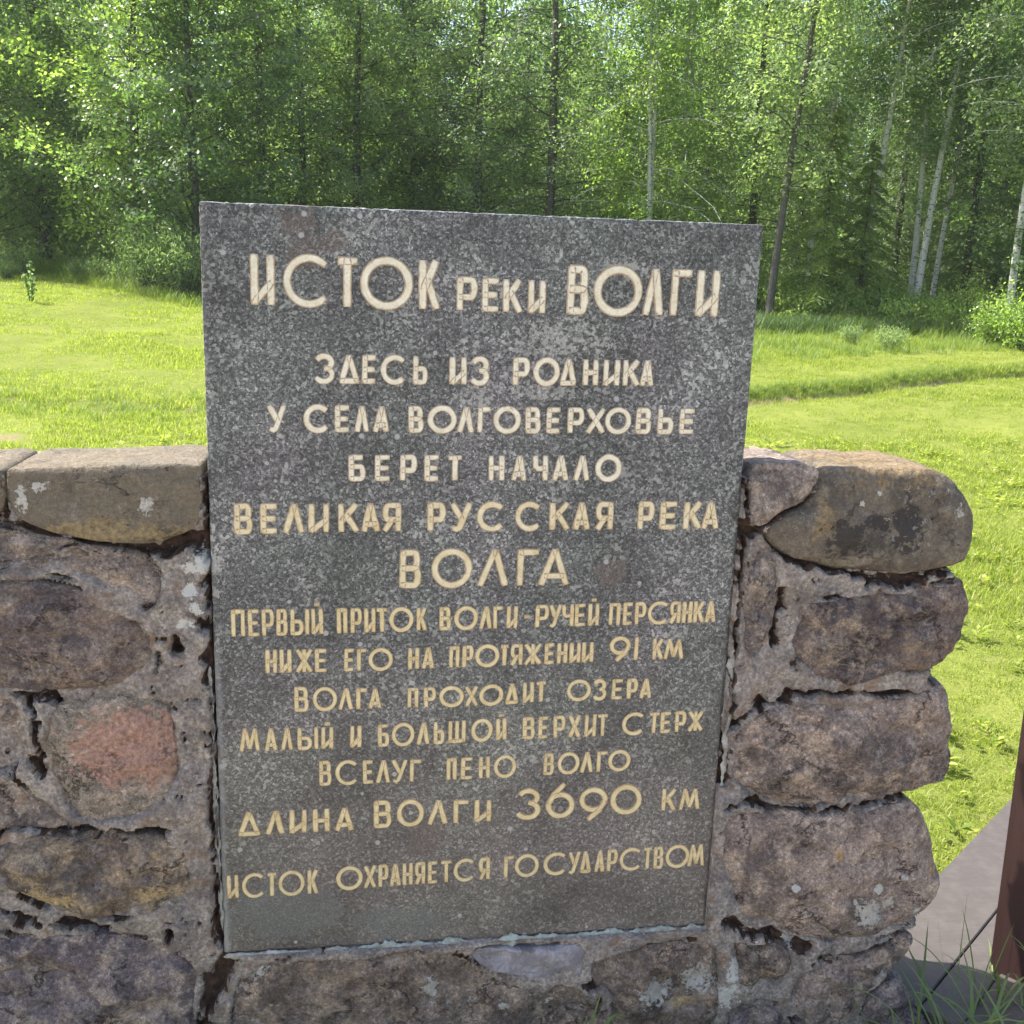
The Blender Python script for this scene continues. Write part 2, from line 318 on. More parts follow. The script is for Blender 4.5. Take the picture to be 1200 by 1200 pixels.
def paint(name, c1, c2):
    s = NT(name); f = s.noise(45, 5, .65); g = s.noise(300, 4, .6)
    col = s.mix(s.ramp(f, [(.35, 0.), (.68, 1.)]), c1, c2)
    col = s.mix(.35, col, s.ramp(g, [(.3, .7), (.7, 1.2)]), 'MULTIPLY')
    ed = s.n('ShaderNodeAttribute', {'attribute_name': 'rim'}).outputs['Fac']
    em = s.ramp(s.math('ADD', ed, s.math('MULTIPLY', s.math('SUBTRACT', s.noise(110, 5, .7), .5), 1.1)), [(.5, 0.), (.9, 1.)])
    col = s.mix(s.math('MULTIPLY', em, .75), col, (.24, .135, .06))
    wear = s.ramp(s.noise(95, 6, .75, vec=s.vec('ADD', s.pos, (4, 0, 4))), [(.58, 0.), (.66, 1.)])
    col = s.mix(s.math('MULTIPLY', wear, .65), col, (.22, .18, .13))
    s.bsdf(col, .6, s.bump(s.math('ADD', f, s.math('MULTIPLY', g, .6)), .5, .003), .3); return s.m
MAT['paint_white'] = paint('cream_white_paint', (.64, .60, .485), (.53, .465, .335))
MAT['paint_cream'] = paint('cream_paint', (.60, .53, .37), (.49, .40, .23))
MAT['paint_yellow'] = paint('yellow_ochre_paint', (.58, .49, .29), (.46, .36, .18))

# vegetation
def leaf_mat(name, stops, trans=.5, rough=.5, objvar=.35, tboost=False):
    s = NT(name)
    r = s.n('ShaderNodeAttribute', {'attribute_name': 'rnd'}).outputs['Fac']
    oi = s.n('ShaderNodeObjectInfo').outputs['Random']
    f = s.math('ADD', s.math('MULTIPLY', r, 1 - objvar), s.math('MULTIPLY', oi, objvar))
    col = s.ramp(f, stops)
    b = s.n('ShaderNodeBsdfPrincipled'); s.set(b.inputs['Base Color'], col); b.inputs['Roughness'].default_value = rough; b.inputs['Specular IOR Level'].default_value = .42
    t = s.n('ShaderNodeBsdfTranslucent'); tc = s.mix(1., col, (1.7, 1.9, .88) if tboost else (1.25, 1.2, .55), 'MULTIPLY'); s.set(t.inputs[0], tc)
    m = s.n('ShaderNodeMixShader'); m.inputs[0].default_value = trans
    s.t.links.new(b.outputs[0], m.inputs[1]); s.t.links.new(t.outputs[0], m.inputs[2]); s.t.links.new(m.outputs[0], s.out.inputs[0]); return s.m
MAT['leaf_birch'] = leaf_mat('birch_leaves', [(0, (.075, .12, .055)), (.5, (.155, .215, .10)), (1, (.31, .365, .19))], .55, .42, tboost=True)
MAT['leaf_alder'] = leaf_mat('alder_leaves', [(0, (.055, .098, .047)), (.5, (.125, .185, .08)), (1, (.27, .325, .155))], .55, .42, tboost=True)
MAT['leaf_bright'] = leaf_mat('young_leaves', [(0, (.115, .17, .045)), (.5, (.20, .275, .085)), (1, (.32, .385, .15))], .6, .36, tboost=True)
MAT['needles'] = leaf_mat('spruce_needles', [(0, (.07, .11, .04)), (.6, (.10, .15, .05)), (1, (.16, .20, .06))], .4, tboost=True)
MAT['needles_lit'] = leaf_mat('sunlit_spruce_needles', [(0, (.10, .15, .04)), (.6, (.16, .22, .05)), (1, (.25, .29, .08))], .5, tboost=True)  # brighter copy of the spruce needle colours, sunlight painted in
MAT['grass'] = leaf_mat('lawn_grass', [(0, (.095, .14, .02)), (.3, (.155, .205, .028)), (.65, (.23, .26, .042)), (.85, (.30, .30, .085)), (1, (.42, .37, .21))], .5, .6, .12, tboost=True)
MAT['tall_grass'] = leaf_mat('rank_grass', [(0, (.09, .16, .03)), (.5, (.15, .235, .045)), (1, (.28, .34, .09))], .5)
MAT['blade'] = leaf_mat('shade_grass', [(0, (.09, .14, .05)), (.6, (.13, .19, .06)), (1, (.22, .24, .10))], .4)
def bark(name, birch):
    s = NT(name)
    n1 = s.noise(1, 5, .65, vec=s.map((9, 9, 26))); n2 = s.noise(1, 5, .7, vec=s.map((60, 60, 9)))
    if birch:
        col = s.mix(s.ramp(n1, [(.56, 0.), (.62, 1.)]), s.mix(n2, (.38, .37, .33), (.62, .60, .54)), (.045, .04, .035))
        z = s.n('ShaderNodeSeparateXYZ', i0=s.n('ShaderNodeTexCoord').outputs['Object']).outputs['Z']
        col = s.mix(s.ramp(s.math('ADD', z, s.math('MULTIPLY', n1, 1.2)), [(.6, .8), (1.0, 0.)]), col, (.08, .07, .055))
    else:
        col = s.mix(n2, (.04, .035, .03), (.12, .108, .09)); col = s.mix(s.ramp(n1, [(.5, 0.), (.65, .5)]), col, (.13, .15, .11))
    s.bsdf(col, .9, s.bump(n2, .6, .02), .2); return s.m
MAT['bark'] = bark('grey_brown_bark', False); MAT['bark_birch'] = bark('white_birch_bark', True)
def ground_mat():
    s = NT('meadow_soil')
    a = s.noise(.9, 5, .6); b = s.noise(9, 6, .7); c = s.noise(70, 5, .7)
    col = s.mix(s.ramp(a, [(.35, 0.), (.65, 1.)]), (.13, .165, .03), (.19, .22, .045))
    col = s.mix(s.ramp(b, [(.55, 0.), (.75, .8)]), col, (.25, .23, .085))
    col = s.mix(.7, col, s.ramp(c, [(.3, .5), (.55, 1.0), (.75, 1.35)]), 'MULTIPLY')
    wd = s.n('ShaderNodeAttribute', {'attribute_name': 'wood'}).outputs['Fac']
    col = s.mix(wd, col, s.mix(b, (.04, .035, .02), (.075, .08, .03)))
    so_ = s.n('ShaderNodeAttribute', {'attribute_name': 'soil'}).outputs['Fac']
    col = s.mix(s.ramp(s.math('ADD', so_, s.math('MULTIPLY', s.math('SUBTRACT', b, .5), .8)), [(.4, 0.), (.6, 1.)]), col, s.mix(c, (.12, .08, .05), (.33, .26, .18)))
    s.bsdf(col, .95, s.bump(s.math('ADD', b, c), .8, .03), .1); return s.m
MAT['ground'] = ground_mat()
def board_mat():
    s = NT('taupe_painted_board')
    g = s.noise(1, 5, .6, vec=s.map((6, 90, 90), rot=(0, 0, R_(-39)))); f = s.noise(22, 6, .7)
    col = s.mix(g, (.052, .045, .042), (.070, .060, .055)); col = s.mix(s.ramp(f, [(.45, 0.), (.7, .6)]), col, (.092, .080, .073))
    col = s.mix(s.ramp(s.noise(140, 4, .7), [(.68, 0.), (.74, .6)]), col, (.09, .07, .06))
    s.bsdf(col, .6, s.bump(s.math('ADD', g, s.math('MULTIPLY', f, .6)), .3, .004), .35); return s.m
MAT['board'] = board_mat()
def post_mat():
    s = NT('red_brown_stained_timber')
    g = s.noise(1, 6, .65, vec=s.map((85, 85, 4))); f = s.noise(30, 6, .7)
    col = s.mix(g, (.030, .015, .0135), (.048, .022, .019)); col = s.mix(s.ramp(f, [(.62, 0.), (.72, .5)]), col, (.05, .02, .018))
    s.bsdf(col, .5, s.bump(s.math('ADD', g, s.math('MULTIPLY', f, .3)), .4, .004), .4); return s.m
MAT['post'] = post_mat()

# ------------------------------------------------------------ terrain
def stream_y(x): return 8.6 + 0.02 * x + .028 * np.clip(np.asarray(x, float) + 3, 0, 30) ** 2 * .75 + .35 * np.sin(np.asarray(x) * .9)
def terrain(x, y):
    x = np.asarray(x, float); y = np.asarray(y, float); d = y + 1.873
    z = .036 * np.clip(d - 2.5, 0, 24) + .012 * np.clip(d - 26.5, 0, 60)
    z = z + .38 * sstep(9, 24, d) * sstep(4, -7, x)
    s = y - stream_y(x)
    right = sstep(1, 5, x)
    z = z + (.03 + .05 * right) * sstep(.02, .22, s) * (1 - sstep(2.5, 9, s) * .9)        # far bank of the ditch
    z = z - (.03 + .07 * right) * np.exp(-((s + .08) / .28) ** 2)
    z = z + .035 * fbm(x * .55, y * .55, 1.0, 3) * sstep(2.5, 6, d) + .012 * fbm(x * 2.6, y * 2.6, 4., 3) * sstep(2.2, 4, d)
    z = z + .25 * fbm(x * .12, y * .12, 2., 2) * sstep(32, 60, d)
    return z
def tz(x, y): return float(terrain(x, y))
def wood_edge(x):   # y where the woodland floor begins
    x = np.asarray(x, float)
    return np.interp(x, [-60, -14, -7.5, -5.0, -2.5, 2, 6, 10, 13, 17, 22, 60], [27, 26.5, 25.5, 21.5, 19, 19.0, 19.4, 18.6, 17.8, 17.2, 20, 24])
def axis(segs):
    r = []
    for a, b, st in segs: r += list(np.arange(a, b, st))
    r.append(segs[-1][1]); return np.array(r)
gx = axis([(-250, -60, 14), (-60, -22, 2.5), (-22, -9, .5), (-9, 20, .13), (20, 34, .5), (34, 70, 3), (70, 300, 16)])
gy = axis([(-120, -20, 12), (-20, -3, 1.5), (-3, 1, .25), (1, 17, .1), (17, 32, .3), (32, 80, 2), (80, 400, 20)])
GX, GY = np.meshgrid(gx, gy); GZ = terrain(GX, GY)
nx, ny = len(gx), len(gy)
idx = np.arange(nx * ny).reshape(ny, nx)
q = np.stack([idx[:-1, :-1], idx[:-1, 1:], idx[1:, 1:], idx[1:, :-1]], -1).reshape(-1, 4)
sdn = GY - stream_y(GX)
soil = np.exp(-((sdn + .02) / .16) ** 2) * sstep(1, 4, GX) * .8 + .55 * sstep(.5, .75, fbm(GX * 1.3, GY * 2.2, 9, 3)) * sstep(5, 6, GY) * sstep(9.5, 8, GY) * sstep(1, -1, GX) + sstep(1.2, 0.3, np.hypot((GX - .6) / 2.6, GY / .8)) * .3
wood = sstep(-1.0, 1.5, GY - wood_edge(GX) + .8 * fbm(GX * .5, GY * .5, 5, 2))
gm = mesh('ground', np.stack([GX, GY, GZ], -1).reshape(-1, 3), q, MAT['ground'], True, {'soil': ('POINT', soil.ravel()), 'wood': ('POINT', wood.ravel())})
props(add('ground', gm), 'bright green mown meadow rising gently from the stone wall to the wood', 'ground', kind='structure')

fy = axis([(-9, -.62, .35), (-.62, -.55, .07)]); fx = axis([(-9, 6, .4)]) if False else np.arange(-9, 7, .4)
FX, FY = np.meshgrid(fx, fy); FZ = terrain(FX, FY) + .02; fi = np.arange(FX.size).reshape(FX.shape)
fq = np.stack([fi[:-1, :-1], fi[:-1, 1:], fi[1:, 1:], fi[1:, :-1]], -1).reshape(-1, 4)
props(add('path', mesh('path', np.stack([FX, FY, FZ], -1).reshape(-1, 3), fq, plain_mat('pale_sandy_gravel', (.44, .38, .32), (.34, .29, .25), 18, .95, .6, .01))), 'pale sandy gravel path in front of the wall', 'path', kind='structure')

# ------------------------------------------------------------ the granite slab and its letters
SX0, SX1 = hy(232, 235)[0], hy(896, 263)[0]; SZ1, SZ0 = hy(232, 235)[2], hy(262, 1118)[2]
slab = empty('memorial_slab', ((SX0 + SX1) / 2, .05, SZ0))
props(slab, 'dark speckled granite slab with cream painted carved Cyrillic lettering, set upright in the stone wall', 'memorial slab')
def make_slab():
    nxs, nzs, dep, bev = 200, 290, .11, .0065
    # ring rows across the thickness: front inner .. front edge .. back edge
    bm = bmesh.new()
    bx = bmesh.ops.create_cube(bm, size=1)
    for v in bm.verts: v.co = Vector(((SX0 + SX1) / 2 + v.co.x * (SX1 - SX0), dep / 2 + v.co.y * dep, (SZ0 + SZ1) / 2 + v.co.z * (SZ1 - SZ0)))
    bmesh.ops.bevel(bm, geom=bm.edges[:], offset=bev, segments=2, profile=.6, affect='EDGES')
    longe = [e for e in bm.edges if e.calc_length() > .5]
    bmesh.ops.subdivide_edges(bm, edges=longe, cuts=190, use_grid_fill=True)
    for v in bm.verts:
        p = v.co
        dx = min(p.x - SX0, SX1 - p.x); dzz = min(p.z - SZ0, SZ1 - p.z); e = min(dx, dzz)
        if e < .012:
            k = 1 - e / .012
            n1 = noise.noise(p * 90) * .0016 + noise.noise(p * 28) * .0014 + max(0, noise.noise(p * 45 + Vector((5, 5, 5))) - .35) * .006
            cx = (SX0 + SX1) / 2; cz = (SZ0 + SZ1) / 2
            if dx < .012: p.x += (-1 if p.x > cx else 1) * abs(n1) * k
            if dzz < .012: p.z += (-1 if p.z > cz else 1) * abs(n1) * k
            if p.y < .01: p.y += abs(noise.noise(p * 60 + Vector((9, 1, 2)))) * .002 * k
    me = bpy.data.meshes.new('slab_face'); bm.to_mesh(me); bm.free(); me.materials.append(MAT['granite'])
    return me
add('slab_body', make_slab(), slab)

def arc(cx, cy, rx, ry, a0, a1, n=18):
    return [(cx + rx * math.cos(R_(a0 + (a1 - a0) * i / n)), cy + ry * math.sin(R_(a0 + (a1 - a0) * i / n))) for i in range(n + 1)]
def bowl(x0, x1, y0, y1):    # P-like bowl
    h = (y1 - y0) / 2; m = max(x0, x1 - h * .9) if x1 > x0 else min(x0, x1 + h * .9); w = abs(x1 - m)
    return [(x0, y1)] + ([(m, y1)] if abs(m - x0) > .02 else []) + [(m + (w if x1 > x0 else -w) * math.cos(R_(a)), y0 + h + h * math.sin(R_(a))) for a in range(78, -79, -13)] + ([(m, y0)] if abs(m - x0) > .02 else []) + [(x0, y0)]
L_ = [(0, 0), (0, 1)]; Rr = [(1, 0), (1, 1)]
G = {
 'И': [L_, Rr, [(0, .02), (1, .42)]], 'Й': [L_, Rr, [(0, .02), (1, .42)], [(.28, 1.22), (.72, 1.22)]],
 'С': [arc(.55, .5, .55, .5, 48, 312, 26)], 'Т': [[(.5, 0), (.5, 1)], [(0, .96), (1, .96)]],
 'О': [arc(.5, .5, .5, .5, 90, 450, 36)], '0': [arc(.5, .5, .5, .5, 90, 450, 36)],
 'К': [L_, [(.08, .40), (.95, 1)], [(.36, .60), (1, 0)]], 'Р': [L_, bowl(0, 1, .40, .98)],
 'Е': [L_, [(0, .97), (1, .97)], [(0, .5), (.9, .5)], [(0, .03), (1, .03)]],
 'В': [L_, bowl(0, .92, .52, .98), bowl(0, 1, .02, .52)], 'Л': [[(0, 0), (.56, 1)], [(.60, 1), (1, 0)]],
 'Г': [L_, [(0, .96), (1, .96)]], 'З': [arc(.45, .75, .5, .25, 150, -80, 16), arc(.45, .27, .55, .27, 80, -150, 18)],
 'Д': [[(.06, .06), (.5, 1)], [(.52, 1), (.92, .06)], [(0, .03), (1, .03)]], 'Ь': [L_, bowl(0, 1, .02, .56)],
 'Н': [L_, Rr, [(0, .5), (1, .5)]], 'А': [[(0, 0), (.5, 1)], [(.54, 1), (1, 0)], [(.16, .24), (.86, .24)]],
 'У': [[(0, 1), (.52, .42)], [(1, 1), (.40, .06), (.22, .0), (.06, .04)]], 'Б': [L_, [(0, .97), (.9, .97)], bowl(0, 1, .02, .56)],
 'Х': [[(0, 0), (1, 1)], [(0, 1), (1, 0)]], 'Ч': [[(0, 1), (.05, .58), (.3, .47), (.95, .50)], Rr],
 'Я': [Rr, bowl(1, 0, .42, .98), [(.55, .42), (0, 0)]], 'П': [L_, Rr, [(0, .97), (1, .97)]],
 'Ы': [L_, bowl(0, .62, .02, .52), Rr], 'Ж': [[(.5, 0), (.5, 1)], [(0, 0), (1, 1)], [(0, 1), (1, 0)]],
 'М': [[(0, 0), (.2, 1)], [(.2, 1), (.5, .12)], [(.5, .12), (.8, 1)], [(.8, 1), (1, 0)]],
 'Ш': [L_, Rr, [(.5, .03), (.5, 1)], [(0, .03), (1, .03)]], '-': [[(0, .5), (1, .5)]], '1': [[(.5, 0), (.5, 1)]],
 '9': [arc(.5, .66, .5, .34, 90, 450, 30), [(.98, .62), (.80, .32), (.34, 0)]],
 '6': [arc(.5, .34, .5, .34, 90, 450, 30), [(.02, .40), (.20, .68), (.62, 1)]],
 '3': [[(.05, .96), (.92, .97), (.40, .60)], arc(.42, .31, .56, .31, 78, -150, 18)],
}
G['3'] = [arc(.45, .76, .48, .24, 155, -75, 16), arc(.42, .28, .56, .28, 80, -150, 18)]
# each line: stroke width px, material, anchors (x, top, bottom), glyphs (char, x0, x1)
LINES = [
 (9.6, 'paint_white', [(293, 295, 359), (841, 315, 373)], 'И 293.5 322.7|С 331.4 388.6|Т 392.7 421.2|О 421.8 484|К 490.7 516'),
 (8.0, 'paint_white', [(535, 323, 365), (640, 327, 369)], 'Р 535 559.8|Е 564.6 586.5|К 589.4 612.7|И 618.5 639.5'),
 (9.6, 'paint_white', [(663, 309.5, 369.3), (841, 315, 373)], 'В 663.8 689.4|О 695 752|Л 752.7 777.5|Г 784.8 811|И 814.8 841.7'),
 (7.2, 'paint_white', [(368, 413.7, 450), (547, 417, 452), (766, 421, 453.6)], 'З 367.9 392.6|Д 396 423|Е 423.7 442|С 445.7 477|Ь 483.4 501.8|И 526.8 547.2|З 551 573.5|Р 600.7 621|О 624.6 656.3|Д 655 677|Н 683 701.6|И 706.6 726.4|К 729.7 750.3|А 749.8 766.3'),
 (7.2, 'paint_white', [(313, 473, 507), (815, 478, 509.5)], 'У 312.9 336.3|С 355.5 387|Е 392 411|Л 415 433|А 436.6 456|В 478.7 497|О 501 535.6|Л 535.6 555.7|Г 559 576|О 577.9 610.9|В 615.8 634.3|Е 639.8 658|Р 665 685|Х 686.5 709.9|О 708.5 740|В 744.8 763.5|Ь 770.4 789.6|Е 795.7 815'),
 (7.2, 'paint_white', [(408, 532, 564.5), (728, 532.5, 564.5)], 'Б 408.3 429|Е 438.8 458.6|Р 468.3 488.9|Е 497 515.6|Т 523.3 543|Н 572.4 591.6|А 599 617.7|Ч 623.8 642.5|А 647 666.7|Л 672 691.4|О 697.5 728.6'),
 (8.0, 'paint_cream', [(273, 589, 627), (500, 588, 623.5), (843, 586.5, 621)], 'В 273.6 296.4|Е 304.6 326.6|Л 330.8 356.9|И 361 386|К 396 421.5|А 422.9 446|Я 447.6 470.5|Р 500.7 523|У 527 553.5|С 558.5 592.4|С 603.5 635.6|К 643.9 668.6|А 671.4 692|Я 697.5 719|Р 747 767|Е 773 794.6|К 800.6 822.6|А 822 843'),
 (8.6, 'paint_cream', [(467, 643.4, 690), (667, 641.5, 687)], 'В 467.7 493.6|О 505.4 553.5|Л 559 595.8|Г 605.4 632.9|А 630.7 667.3'),
 (5.6, 'paint_yellow', [(270, 713.5, 747.3), (380, 712, 744), (500, 711, 739.5), (606, 709, 737), (702, 706, 734), (839, 703, 730)], 'П 270.7 287.5|Е 290.7 305.3|Р 306.7 322|В 323.5 337.3|Ы 340 362.7|Й 364.8 379.2|П 394.7 407.5|Р 410.7 424.5|И 426.7 440.5|Т 440 455.5|О 456 484.8|К 488 500.8|В 515 528.8|О 532 560|Л 561.5 576.7|Г 578 591.3|И 593.5 606.8|- 612.7 622|Р 627.3 643.3|У 642.8 658|Ч 658 672.7|Е 673.5 687.3|Й 689.2 702.5|П 713.5 727.3|Е 730 742.5|Р 744 757.5|С 758.8 784.7|Я 784.7 798|Н 799.3 811.3|К 812.7 826|А 826.5 839.3'),
 (5.6, 'paint_yellow', [(310, 760, 790), (460, 759, 786), (555, 755.5, 782.5), (696, 751.3, 776.7)], 'Н 310.7 324.8|И 327.5 342|Ж 346 366.7|Е 368.8 384|Е 402.7 415.5|Г 418 430.7|О 431.5 460.8|Н 478 491.5|А 494 508.8|П 526 538.7|Р 541.3 554.7|О 556.7 585.5|Т 585.5 597|Я 598 612.7|Ж 614 635.3|Е 638 650.8|Н 652.7 665.2|И 667.3 680.7|И 682 695.9'),
 (6.2, 'paint_yellow', [(714, 745.5, 776), (748, 745.5, 774.5)], '9 714 739.3|1 741 750'),
 (5.6, 'paint_yellow', [(764, 747, 774), (801, 748, 773)], 'К 764.7 778|М 778 801.5'),
 (5.6, 'paint_yellow', [(344, 804, 834.8), (447, 806, 831), (560, 803, 828), (641, 797, 823), (764, 794, 819)], 'В 344.8 362|О 366 395.2|Л 396 413.9|Г 417.3 431.5|А 431.5 447.5|П 477.3 490.7|Р 496.8 511.5|О 514.7 544|Х 544.8 561|О 561.5 590|Д 591.3 608.7|И 612.7 626|Т 627.3 641.2|О 664 692.7|З 695.3 711.3|Е 716.7 730.8|Р 734.8 747.9|А 749.5 764'),
 (5.6, 'paint_yellow', [(280, 852.7, 882), (390, 851, 878), (485, 846, 874), (594, 840.7, 867.5), (698, 836, 864), (824, 832, 857)], 'М 280 304.8|А 309.9 325.3|Л 328.8 343.5|Ы 348.5 373.3|Й 376 390.7|И 409.9 423.5|Б 442.7 456.5|О 458.7 485.9|Л 488 503.5|Ь 508 521.3|Ш 525.3 546|О 552 577.5|Й 581.5 594|В 612.7 627.3|Е 630.8 643.3|Р 648.7 663.3|Х 666 681|И 684.7 698.8|Т 699.3 713.5|С 728.7 755.9|Т 759.3 773.5|Е 774 787.3|Р 791.3 804.7|Ж 806 824.7'),
 (5.6, 'paint_yellow', [(373, 891, 921.5), (494, 889, 916.5), (605, 884, 911), (739, 878, 903)], 'В 373.9 388.8|С 392.8 420.8|Е 425.3 438.7|Л 440.5 457.3|У 458.7 477.9|Г 480 494.7|П 523.2 535.5|Е 540 554.7|Н 561.2 574.5|О 578.5 605.2|В 636.7 649.5|О 653.2 679.3|Л 679.9 695.3|Г 699.3 713.2|О 712.7 739.3'),
 (7.0, 'paint_yellow', [(277, 951, 981), (415, 945, 974), (440, 937, 971), (576, 936, 963.5)], 'Д 277.3 306.7|Л 310.7 333.3|И 338.7 359.5|Н 366.7 386.7|А 392 414.7|В 437.9 459.2|О 464.8 497.3|Л 500.8 524.8|Г 531.2 550.7|И 555.9 576'),
 (7.6, 'paint_yellow', [(606, 924, 961), (634, 924, 960), (640, 916, 959), (673, 916, 958), (678, 923, 962.5), (711, 923, 962.5), (714, 920, 954.5), (752, 919, 954)], '3 606 634|6 639.3 673.2|9 678 711.3|0 714.8 751.9'),
 (6.0, 'paint_yellow', [(775, 923.5, 951), (821, 923, 949)], 'К 775.3 792.7|М 795.9 820.7'),
 (5.6, 'paint_yellow', [(265, 1025, 1054), (373, 1018, 1048), (395, 1016, 1044), (574, 1004, 1031), (590, 1002.5, 1029.3), (826, 988, 1015)], 'И 265.9 280|С 283.2 311.2|Т 312 325.3|О 325.9 357.3|К 360 373.3|О 394 425.3|Х 425.9 441.3|Р 443.2 455.5|А 456.5 469.9|Н 471.5 484|Я 485.9 498.7|Е 501.3 513.9|Т 515.5 530.7|С 531.2 557.3|Я 561.2 574.5|Г 590.5 603.3|О 603.3 631.9|С 636.7 664.7|У 665.5 679.9|Д 679.3 694|А 696.7 708.7|Р 711.3 723.9|С 726 752.7|Т 753.2 764.7|В 766 778|О 779.9 808|М 806 826'),
]
rl = random.Random(3)
def letter_mesh(ch, x0, x1, zt0, zb0, zt1, zb1, sw, mat):
    V, Fc, rim = [], [], []
    hw = sw / 2; W = max(x1 - x0 - sw, .0005)
    slant = rl.gauss(0, .012)
    for si, st in enumerate(G[ch]):
        pts = []
        for (u, v) in st:
            zb = zb0 + (zb1 - zb0) * u; zt = zt0 + (zt1 - zt0) * u
            pts.append(Vector((x0 + hw + u * W + v * slant * .04, 0, zb + hw * .9 + v * (zt - zb - 1.8 * hw))))
        closed = (pts[0] - pts[-1]).length < 1e-5 and len(pts) > 6
        if closed: pts = pts[:-1]
        else:   # resample long straight segments, small hand wobble
            P2 = [pts[0]]
            for a, b in zip(pts, pts[1:]):
                k = max(1, int((b - a).length / .005))
                P2 += [a.lerp(b, (i + 1) / k) for i in range(k)]
            pts = P2
        n = len(pts); wv = hw * rl.uniform(.92, 1.08); hh = sw * .15 * rl.uniform(.85, 1.15) + si * .00012
        prof = [(-1.12, 0.001, 1.), (-.84, -hh, .9), (-.35, -hh * .42, .1), (.0, -hh * .2, 0.), (.35, -hh * .42, .1), (.84, -hh, .9), (1.12, 0.001, 1.)]
        base = len(V)
        for i, p in enumerate(pts):
            a = pts[i - 1] if (i > 0 or closed) else p; b = pts[(i + 1) % n] if (i < n - 1 or closed) else p
            t = (b - a).normalized(); nr = Vector((-t.z, 0, t.x))
            w_ = wv * (1 + .13 * noise.noise(Vector((p.x * 60, si, p.z * 60))) + .10 * noise.noise(Vector((p.x * 190, si, p.z * 190))))
            e = 0
            if not closed and (i == 0 or i == n - 1): e = hw * .35 * (-1 if i == 0 else 1); w_ *= .9
            for (o, y, rm) in prof:
                q_ = p + nr * (o * w_) + t * e; V.append((q_.x, y if e == 0 else y * .8, q_.z)); rim.append(rm if e == 0 else max(rm, .7))
        m = n if closed else n - 1; K = len(prof)
        for i in range(m):
            j = (i + 1) % n
            for k in range(K - 1): Fc.append((base + i * K + k, base + j * K + k, base + j * K + k + 1, base + i * K + k + 1))
        if not closed:
            for i, sg in ((0, 1), (n - 1, -1)):
                r0 = base + i * K; t = (pts[1] - pts[0]).normalized() if i == 0 else (pts[-1] - pts[-2]).normalized()
                b0 = len(V)
                for k in range(K):
                    v = V[r0 + k]; V.append((v[0] - sg * t.x * hw * .22, .001, v[2] - sg * t.z * hw * .22)); rim.append(1.)
                for k in range(K - 1):
                    f = (r0 + k, r0 + k + 1, b0 + k + 1, b0 + k); Fc.append(f if sg > 0 else f[::-1])
    return mesh('letter', V, Fc, mat, True, {'rim': ('POINT', rim)})
for sw, mt, anc, gl in LINES:
    ax = [a[0] for a in anc]; at_ = [a[1] for a in anc]; ab = [a[2] for a in anc]
    for g in gl.split('|'):
        ch, a, b = g.split(); a = float(a); b = float(b)
        xm = (a + b) / 2
        def Z(px, tb): return hy(px, float(np.interp(px, ax, tb)))[2]
        pa = hy(a, float(np.interp(xm, ax, ab)) - 15); pb = hy(b, float(np.interp(xm, ax, ab)) - 15)
        me = letter_mesh(ch, pa[0], pb[0], Z(a, at_), Z(a, ab), Z(b, at_), Z(b, ab), sw * .00152, MAT[mt])
        add('letter' if ch not in '0123456789-' else ('numeral' if ch != '-' else 'dash'), me, slab)

